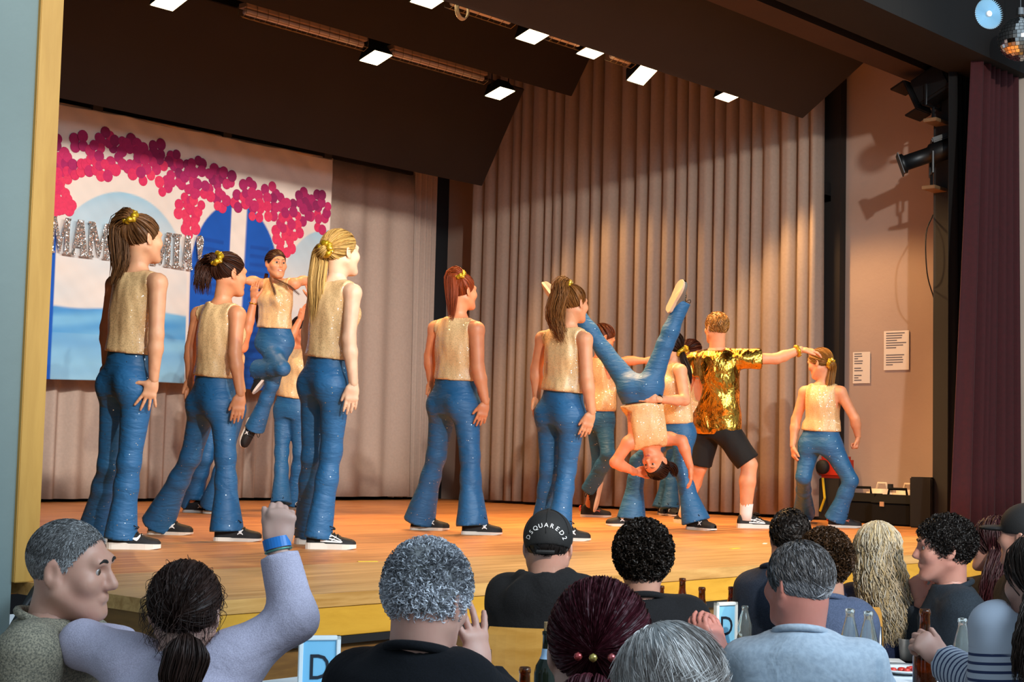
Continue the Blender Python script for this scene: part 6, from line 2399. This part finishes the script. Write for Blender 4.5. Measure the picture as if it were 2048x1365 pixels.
# --- person in a black cap at the right edge
root, b, H, P = sitter('person in plain black cap at the end of the row beside the dark red hair', 5.9, dict(
    head=(2052, 1075, 0), neck=(2060, 1140, 0), shL=(2085, 1185, -.1), elL=(2090, 1280, 0), wrL=(2060, 1330, .2), shR=(2035, 1185, .12), elR=(2030, 1280, .15), wrR=(2040, 1330, .3)),
    rel(-.7, .7, 0), tone='B98A78', mat=MATS['hoodie_black'], hs=1.0)
S = SDF(.007)
S.ell(H.w((0, -.008, .045)), np.array((.087, .106, .088)) * H.s, H.M)
S.cut(H.w((0, 0, .012)), -H.M[:, 2])
S.ell(H.w((0, .115, .030)), np.array((.075, .075, .012)) * H.s, H.M, .01)
V, F = S.mesh()
put('cap', meshdata('cap', V - b, F), M_cap, root)

# --- striped top
def stripecol(V, P, up):
    el, wr, sh = P['elL'], P['wrL'], P['shL']
    q = unit(wr - el)
    onarm = ((V - el) @ q > -.02) & (np.linalg.norm(np.cross(V - el, q), axis=1) < .09)
    s_ = np.where(onarm, (V - el) @ q + 5, -(V @ up) + 10 + .12 * ((V - sh) @ CR))
    stripe = (V[:, 2] < P['shL'][2] - .045)
    return np.stack([s_, stripe.astype(float), np.zeros(len(V))], 1)


root, b, H, P = sitter('person in navy-striped white top with long brown hair holding a beer bottle', 3.95, dict(
    head=(2088, 1165, 0), neck=(2075, 1240, 0), shL=(2000, 1262, .02), elL=(2010, 1400, -.02), wrL=(1888, 1326, .28), shR=(2150, 1290, -.02), elR=(2180, 1430, 0), wrR=(2120, 1480, .2)),
    rel(-.55, .8, -.1), tone='C09484', mat=stripes('striped_knit', 'B4BCCB', '26345C', .021, 0), male=False, g=1.05, handL=dict(d=rel(-.5, .25, .5), n=rel(-.1, -.8, .55), s=1, curl=.75, thumb=.4), capline=stripecol, collar=False, sleeve_r=1.12)
long_hair(H, root, b, '2E2018', rg(45), [W(2062, 1200, 3.85), W(2045, 1250, 3.78), W(2036, 1300, 3.76), W(2034, 1370, 3.76)], 900, .006, .075, r=.0020)
dv = unit(P['elL'] - P['wrL'])
a1 = unit(np.cross(dv, ZUP))
MB().tube([P['wrL'] + dv * .012 + (a1 * math.cos(t) * .031 + np.cross(dv, a1) * math.sin(t) * .026) for t in np.linspace(0, 6.283, 24, endpoint=False)], .007, 6, closed=True).build('watch_strap', M_black, root, smooth=True, base=b)
MB().box((-.012, -.012, -.006), (.012, .012, .006), (np.eye(3), P['wrL'] + dv * .012 - CF * .028), bev=.003).build('watch_face', plain('gold_metal', 'C8963A', .25, metal=1), root, base=b)
STRIPED_HAND = P['wrL'].copy()

# ================================================================ chairs, tables, bottles, signs
M_chair = wood('chair_beech', 'B98232', 'CB9646', (3, 3, 12), .4, 0, 2.0)
M_steel = plain('steel', '9A9A9C', .3, metal=1)


def chair_parts(e):
    # local: +Y front, origin on the floor below the seat centre
    bk = []
    n = 13
    xs_ = np.linspace(-.2, .2, n)
    V = []
    for z, sh in ((.62, 1.0), (.66, 1.0), (.86, 1.0), (.93, .985), (.955, .94)):
        for x in xs_:
            V.append((x * sh, -.20 - .035 * (1 - (x / .2) ** 2) - (z - .6) * .12, z))
    for z, sh in ((.62, 1.0), (.66, 1.0), (.86, 1.0), (.93, .985), (.955, .94)):
        for x in xs_:
            V.append((x * sh, -.188 - .035 * (1 - (x / .2) ** 2) - (z - .6) * .12, z))
    F = []
    for s_ in (0, 5 * n):
        for i in range(4):
            for j in range(n - 1):
                q = [s_ + i * n + j, s_ + i * n + j + 1, s_ + (i + 1) * n + j + 1, s_ + (i + 1) * n + j]
                F.append(q if s_ else q[::-1])
    o = 5 * n
    for j in range(n - 1):
        F.append([j, j + 1, o + j + 1, o + j])
        F.append([4 * n + j + 1, 4 * n + j, o + 4 * n + j, o + 4 * n + j + 1])
    for i in range(4):
        F.append([(i + 1) * n, i * n, o + i * n, o + (i + 1) * n])
        F.append([i * n + n - 1, (i + 1) * n + n - 1, o + (i + 1) * n + n - 1, o + i * n + n - 1])
    MB().add(V, F).build('backrest', M_chair, e)
    MB().box((-.21, -.2, .43), (.21, .21, .45), bev=.008).build('seat', M_chair, e)
    for sx in (-1, 1):
        MB().tube([(sx * .19, -.24, 0), (sx * .19, -.215, .43), (sx * .19, -.215, .6), (sx * .19, -.245, .88)], .012, 8).build('leg', M_steel, e, smooth=True)
        MB().tube([(sx * .19, .22, 0), (sx * .19, .19, .43)], .012, 8).build('leg', M_steel, e, smooth=True)
    MB().tube([(-.19, -.2, .415), (.19, -.2, .415), (.19, .19, .415), (-.19, .19, .415)], .011, 6, closed=True).build('frame', M_steel, e)


chair0 = None
clab = [None] * 40
names = ['the man in profile', 'the woman raising her fist', 'the grey curly man', 'the boy in the lettered cap', 'the dark curly young man', 'the woman with smooth dark red hair', 'the silver-haired person', 'the man in the light grey shirt', 'the man in the dark navy shirt', 'the brown curly person', 'the woman with blonde waves', 'the young man in profile', 'the woman near the red curtain', 'the person in the plain cap', 'the person in stripes']
for i, (bs, fr, ns) in enumerate(SITTERS):
    rz = math.atan2(fr[1], fr[0]) - math.pi / 2
    loc = np.array([bs[0], bs[1], 0]) + fr * .06
    if i == 10:
        loc = loc - R0 * .15
    lab = 'beech plywood chair with steel legs under ' + names[i]
    if chair0 is None:
        chair0 = e = empty('chair', loc, lab, 'chair', 'beech hall chairs')
        chair_parts(e)
    else:
        e = chair0.copy()
        COL.objects.link(e)
        e.location = loc
        e['label'] = lab
        for ch in chair0.children:
            c = ch.copy()
            COL.objects.link(c)
            c.parent = e
    e.rotation_euler = (0, 0, rz)
    e.scale = (1, 1, 1.0 if i in (3, 10) else .80)


def table(x0, x1, y0, y1, label, h=.74):
    e = empty('table', ((x0 + x1) / 2, (y0 + y1) / 2, 0), label, 'table')
    hx, hy = (x1 - x0) / 2, (y1 - y0) / 2
    MB().box((-hx, -hy, h - .03), (hx, hy, h - .004), bev=.004).build('table_top', M_chair, e)
    MB().box((-hx - .01, -hy - .01, h - .004), (hx + .01, hy + .01, h)).box((-hx - .012, -hy - .012, h - .22), (-hx - .008, hy + .01, h)).box((-hx - .01, -hy - .012, h - .22), (hx + .01, -hy - .008, h)).build('paper_cover', plain('table_paper', 'D4DEE6', .8), e)
    for sx in (-1, 1):
        for sy in (-1, 1):
            MB().tube([(sx * (hx - .08), sy * (hy - .06), 0), (sx * (hx - .08), sy * (hy - .06), h - .03)], .018, 8).build('leg', M_steel, e, smooth=True)


table(4.75, 6.4, 3.72, 4.30, 'paper-covered table with beer bottles close to the stage front')
table(4.6, 5.45, 2.1, 3.0, 'paper-covered table with plate and clear bottles')
table(2.75, 3.75, 3.35, 4.18, 'paper-covered table holding the larger sign below the stage corner')
table(2.75, 3.55, 2.45, 2.98, 'paper-covered table holding the wine bottle')

M_amber = glass('glass_amber', (.30, .09, .015), .05, .92)
M_clear = glass('glass_clear', (.86, .93, .92), .02, .95)
M_green = glass('glass_dark', (.02, .03, .02), .06, .6)
BEER = [(0, 0), (.031, .0), (.0325, .006), (.0325, .135), (.030, .155), (.018, .195), (.0145, .215), (.0135, .245), (.0155, .248), (.0155, .256), (.0135, .262), (.010, .262), (.010, .245), (.012, .2), (.027, .15), (.029, .13), (.029, .012), (0, .012)]
MIN_ = [(0, 0), (.035, 0), (.038, .008), (.038, .10), (.034, .12), (.037, .145), (.036, .175), (.022, .235), (.0155, .26), (.0145, .275), (.0165, .278), (.0165, .29), (.012, .293), (.0105, .293), (.0105, .27), (.02, .232), (.033, .17), (.034, .012), (0, .012)]
WINE = [(0, .02), (.02, .008), (.036, 0), (.038, .01), (.038, .19), (.034, .212), (.018, .240), (.0155, .26), (.0145, .30), (.0165, .303), (.0165, .312), (.012, .315), (.0, .315)]


def bottle(px_, ytop, d, kind, label, group, lab=None, zb=.74, prof=None):
    t = W(px_, ytop, d)
    pr, mat = {'beer': (BEER, M_amber), 'water': (MIN_, M_clear), 'wine': (WINE, M_green)}[kind]
    hgt = max(p[1] for p in pr)
    sc = (t[2] - zb) / hgt
    e = empty({'beer': 'beer_bottle', 'water': 'water_bottle', 'wine': 'wine_bottle'}[kind], (t[0], t[1], zb), label, 'bottle', group)
    pr = [(r * (.5 + .5 * sc), z * sc) for r, z in pr]
    MB().lathe(pr, 24).build('glass', mat, e, smooth=True)
    if lab:
        z0, z1, col, off = lab
        rs = [np.interp(z, [p[1] for p in pr[1:9]], [p[0] for p in pr[1:9]]) + .0006 for z in np.linspace(z0 * sc, z1 * sc, 6)]
        MB().lathe(list(zip(rs, np.linspace(z0 * sc, z1 * sc, 6))), 24).build('label', plain('paperlabel_' + col, col, .7), e, smooth=True)
        if off:
            z0, z1, col = off
            rs = [np.interp(z, [p[1] for p in pr[1:9]], [p[0] for p in pr[1:9]]) + .001 for z in np.linspace(z0 * sc, z1 * sc, 4)]
            MB().lathe(list(zip(rs, np.linspace(z0 * sc, z1 * sc, 4))), 24).build('label_band', plain('paperlabel_' + col, col, .6), e, smooth=True)
    if kind == 'wine':
        MB().lathe([(0, .34 * sc), (.0115, .34 * sc), (.012, .30 * sc), (0, .30 * sc)], 16).build('cork', plain('cork', 'B58F62', .8, nscale=60, nvar=.2), e, smooth=False)
    return e


GB = 'brown beer bottles before the stage'
bottle(1232, 1160, 6.53, 'beer', 'brown beer bottle beside the dark curly hair, left ear side', GB)
bottle(1322, 1172, 6.45, 'beer', 'brown beer bottle half hidden behind the dark curly young man', GB)
bottle(1365, 1157, 6.69, 'beer', 'brown beer bottle standing free against the yellow stage front', GB, (.03, .10, 'E4DCC8', None))
bottle(1404, 1175, 6.35, 'beer', 'brown beer bottle with pale shoulder label left of the small sign', GB, (.145, .165, 'D8D0B8', None))
bottle(1463, 1174, 6.62, 'beer', 'brown beer bottle right behind the small letter sign', GB)
bottle(1490, 1212, 6.25, 'water', 'clear glass bottle standing right beside the small letter sign', None)
bottle(1700, 1218, 5.25, 'water', 'clear glass bottle without a label by the beech chair back', 'clear glass bottles on the table')
bottle(1737, 1223, 5.15, 'water', 'clear glass bottle with blue and red label by the beech chair back', 'clear glass bottles on the table', (.05, .12, 'C23A4A', (.105, .135, '2A5FC0')))
bottle(1925, 1237, 5.2, 'water', 'clear glass bottle with red label behind the striped sleeve', 'clear glass bottles on the table', (.04, .10, 'A8323A', None))
hb = W(1850, 1219, 4.35)
bottle(1850, 1219, 4.35, 'beer', 'brown beer bottle held by the person in stripes', None, (.145, .180, 'CDBE96', None), zb=hb[2] - .285)
bottle(1096, 1262, 4.30, 'wine', 'dark wine bottle with cork and pale neck band', None, (.232, .262, 'A8C4DE', None))
bottle(1050, 1335, 3.85, 'beer', 'brown beer bottle standing close to the wine bottle', None)

def sign(px_, ytop, d, yaw, label, wd, ht=.185):
    t = W(px_, ytop, d)
    e = empty('table_sign', (t[0], t[1], .74), label, 'sign')
    e.rotation_euler = (0, 0, yaw)
    h = t[2] - .74
    w_ = wd / 2
    mw = plain('frame_white', 'E6EEF0', .5)
    fw_ = .014
    MB().box((-w_, -.012, 0), (-w_ + fw_, .012, h), bev=.002).box((w_ - fw_, -.012, 0), (w_, .012, h), bev=.002).box((-w_, -.012, 0), (w_, .012, fw_), bev=.002).box((-w_, -.012, h - fw_), (w_, .012, h), bev=.002).build('frame', mw, e)
    MB().box((-w_ + .01, -.004, .01), (w_ - .01, .006, h - .01)).build('sheet', plain('sheet_blue', '7FC4E8', .6), e)
    me = text_mesh('D', h * .62, .0008)
    n = len(me.vertices)
    co = np.empty(n * 3)
    me.vertices.foreach_get('co', co)
    co = co.reshape(-1, 3)
    V = np.stack([co[:, 0] * .85, -.0055 - co[:, 2], co[:, 1] + h * .26], 1)
    me.vertices.foreach_set('co', V.astype(np.float32).ravel())
    me.name = 'letter'
    put('letter', me, plain('ink_navy', '0E1A2A', .6), e)
    MB().box((-.03, .012, 0), (.03, .06, .004)).build('foot', mw, e)


vy = math.atan2(-F0[0], F0[1])     # yaw that turns a sign's front (-Y) to the camera
sign(640, 1272, 4.95, math.atan2(-F0[0], F0[1]) + .25, 'larger white framed table sign with letter D on blue beside black sweater', .135)
sign(1452, 1205, 6.45, math.atan2(-F0[0], F0[1]) + .55, 'smaller-looking white framed table sign with letter D between the bottles', .115)

# tumbler
t = W(976, 1340, 4.64)
e = empty('drinking_glass', (t[0], t[1], .74), 'plain drinking glass beside the black sweater sleeve', 'glass')
hg = t[2] - .74
MB().lathe([(0, 0), (.027, 0), (.034, hg), (.0325, hg), (.026, .008), (0, .008)], 20).build('tumbler', M_clear, e, smooth=True)
# plate with leftovers
pp = atZ(1808, 1342, .75)
e = empty('plate', (pp[0], pp[1], .74), 'white plate with red leftovers on the paper-covered table', 'plate')
MB().lathe([(0, .004), (.075, .004), (.095, .012), (.125, .02), (.126, .023), (.095, .016), (.07, .009), (0, .009)], 32).build('dish', plain('porcelain', 'E2E8EC', .2), e, smooth=True)
r = random.Random(3)
for k in range(7):
    MB().lathe([(0, -.006), (.012, -.004), (.015, 0), (.011, .006), (0, .008)], 10, (r.uniform(-.05, .05), r.uniform(-.04, .03), .016)).build('leftover', plain('tomato_red', 'B8322A', .35), e, smooth=True)
pp = atZ(1812, 1322, .745)
e = empty('plastic_cup', (pp[0] + .05, pp[1] + .02, .74), 'translucent plastic cup behind the plate', 'cup')
MB().lathe([(0, 0), (.03, 0), (.038, .085), (.040, .087), (.037, .085), (.029, .004), (0, .004)], 22).build('cup_wall', glass('plastic_clear', (.9, .9, .88), .25, .7), e, smooth=True)
pp = atZ(1790, 1322, .745)
o = MB().box((-.09, -.06, 0), (.09, .06, .006), bev=.002).build('paper_napkin', plain('napkin', 'E8EEF2', .9))
o.location = (pp[0] - .05, pp[1], .741)
o.rotation_euler = (0, 0, .7)
tag(o, 'folded white paper napkin lying beside the plate', 'napkin')
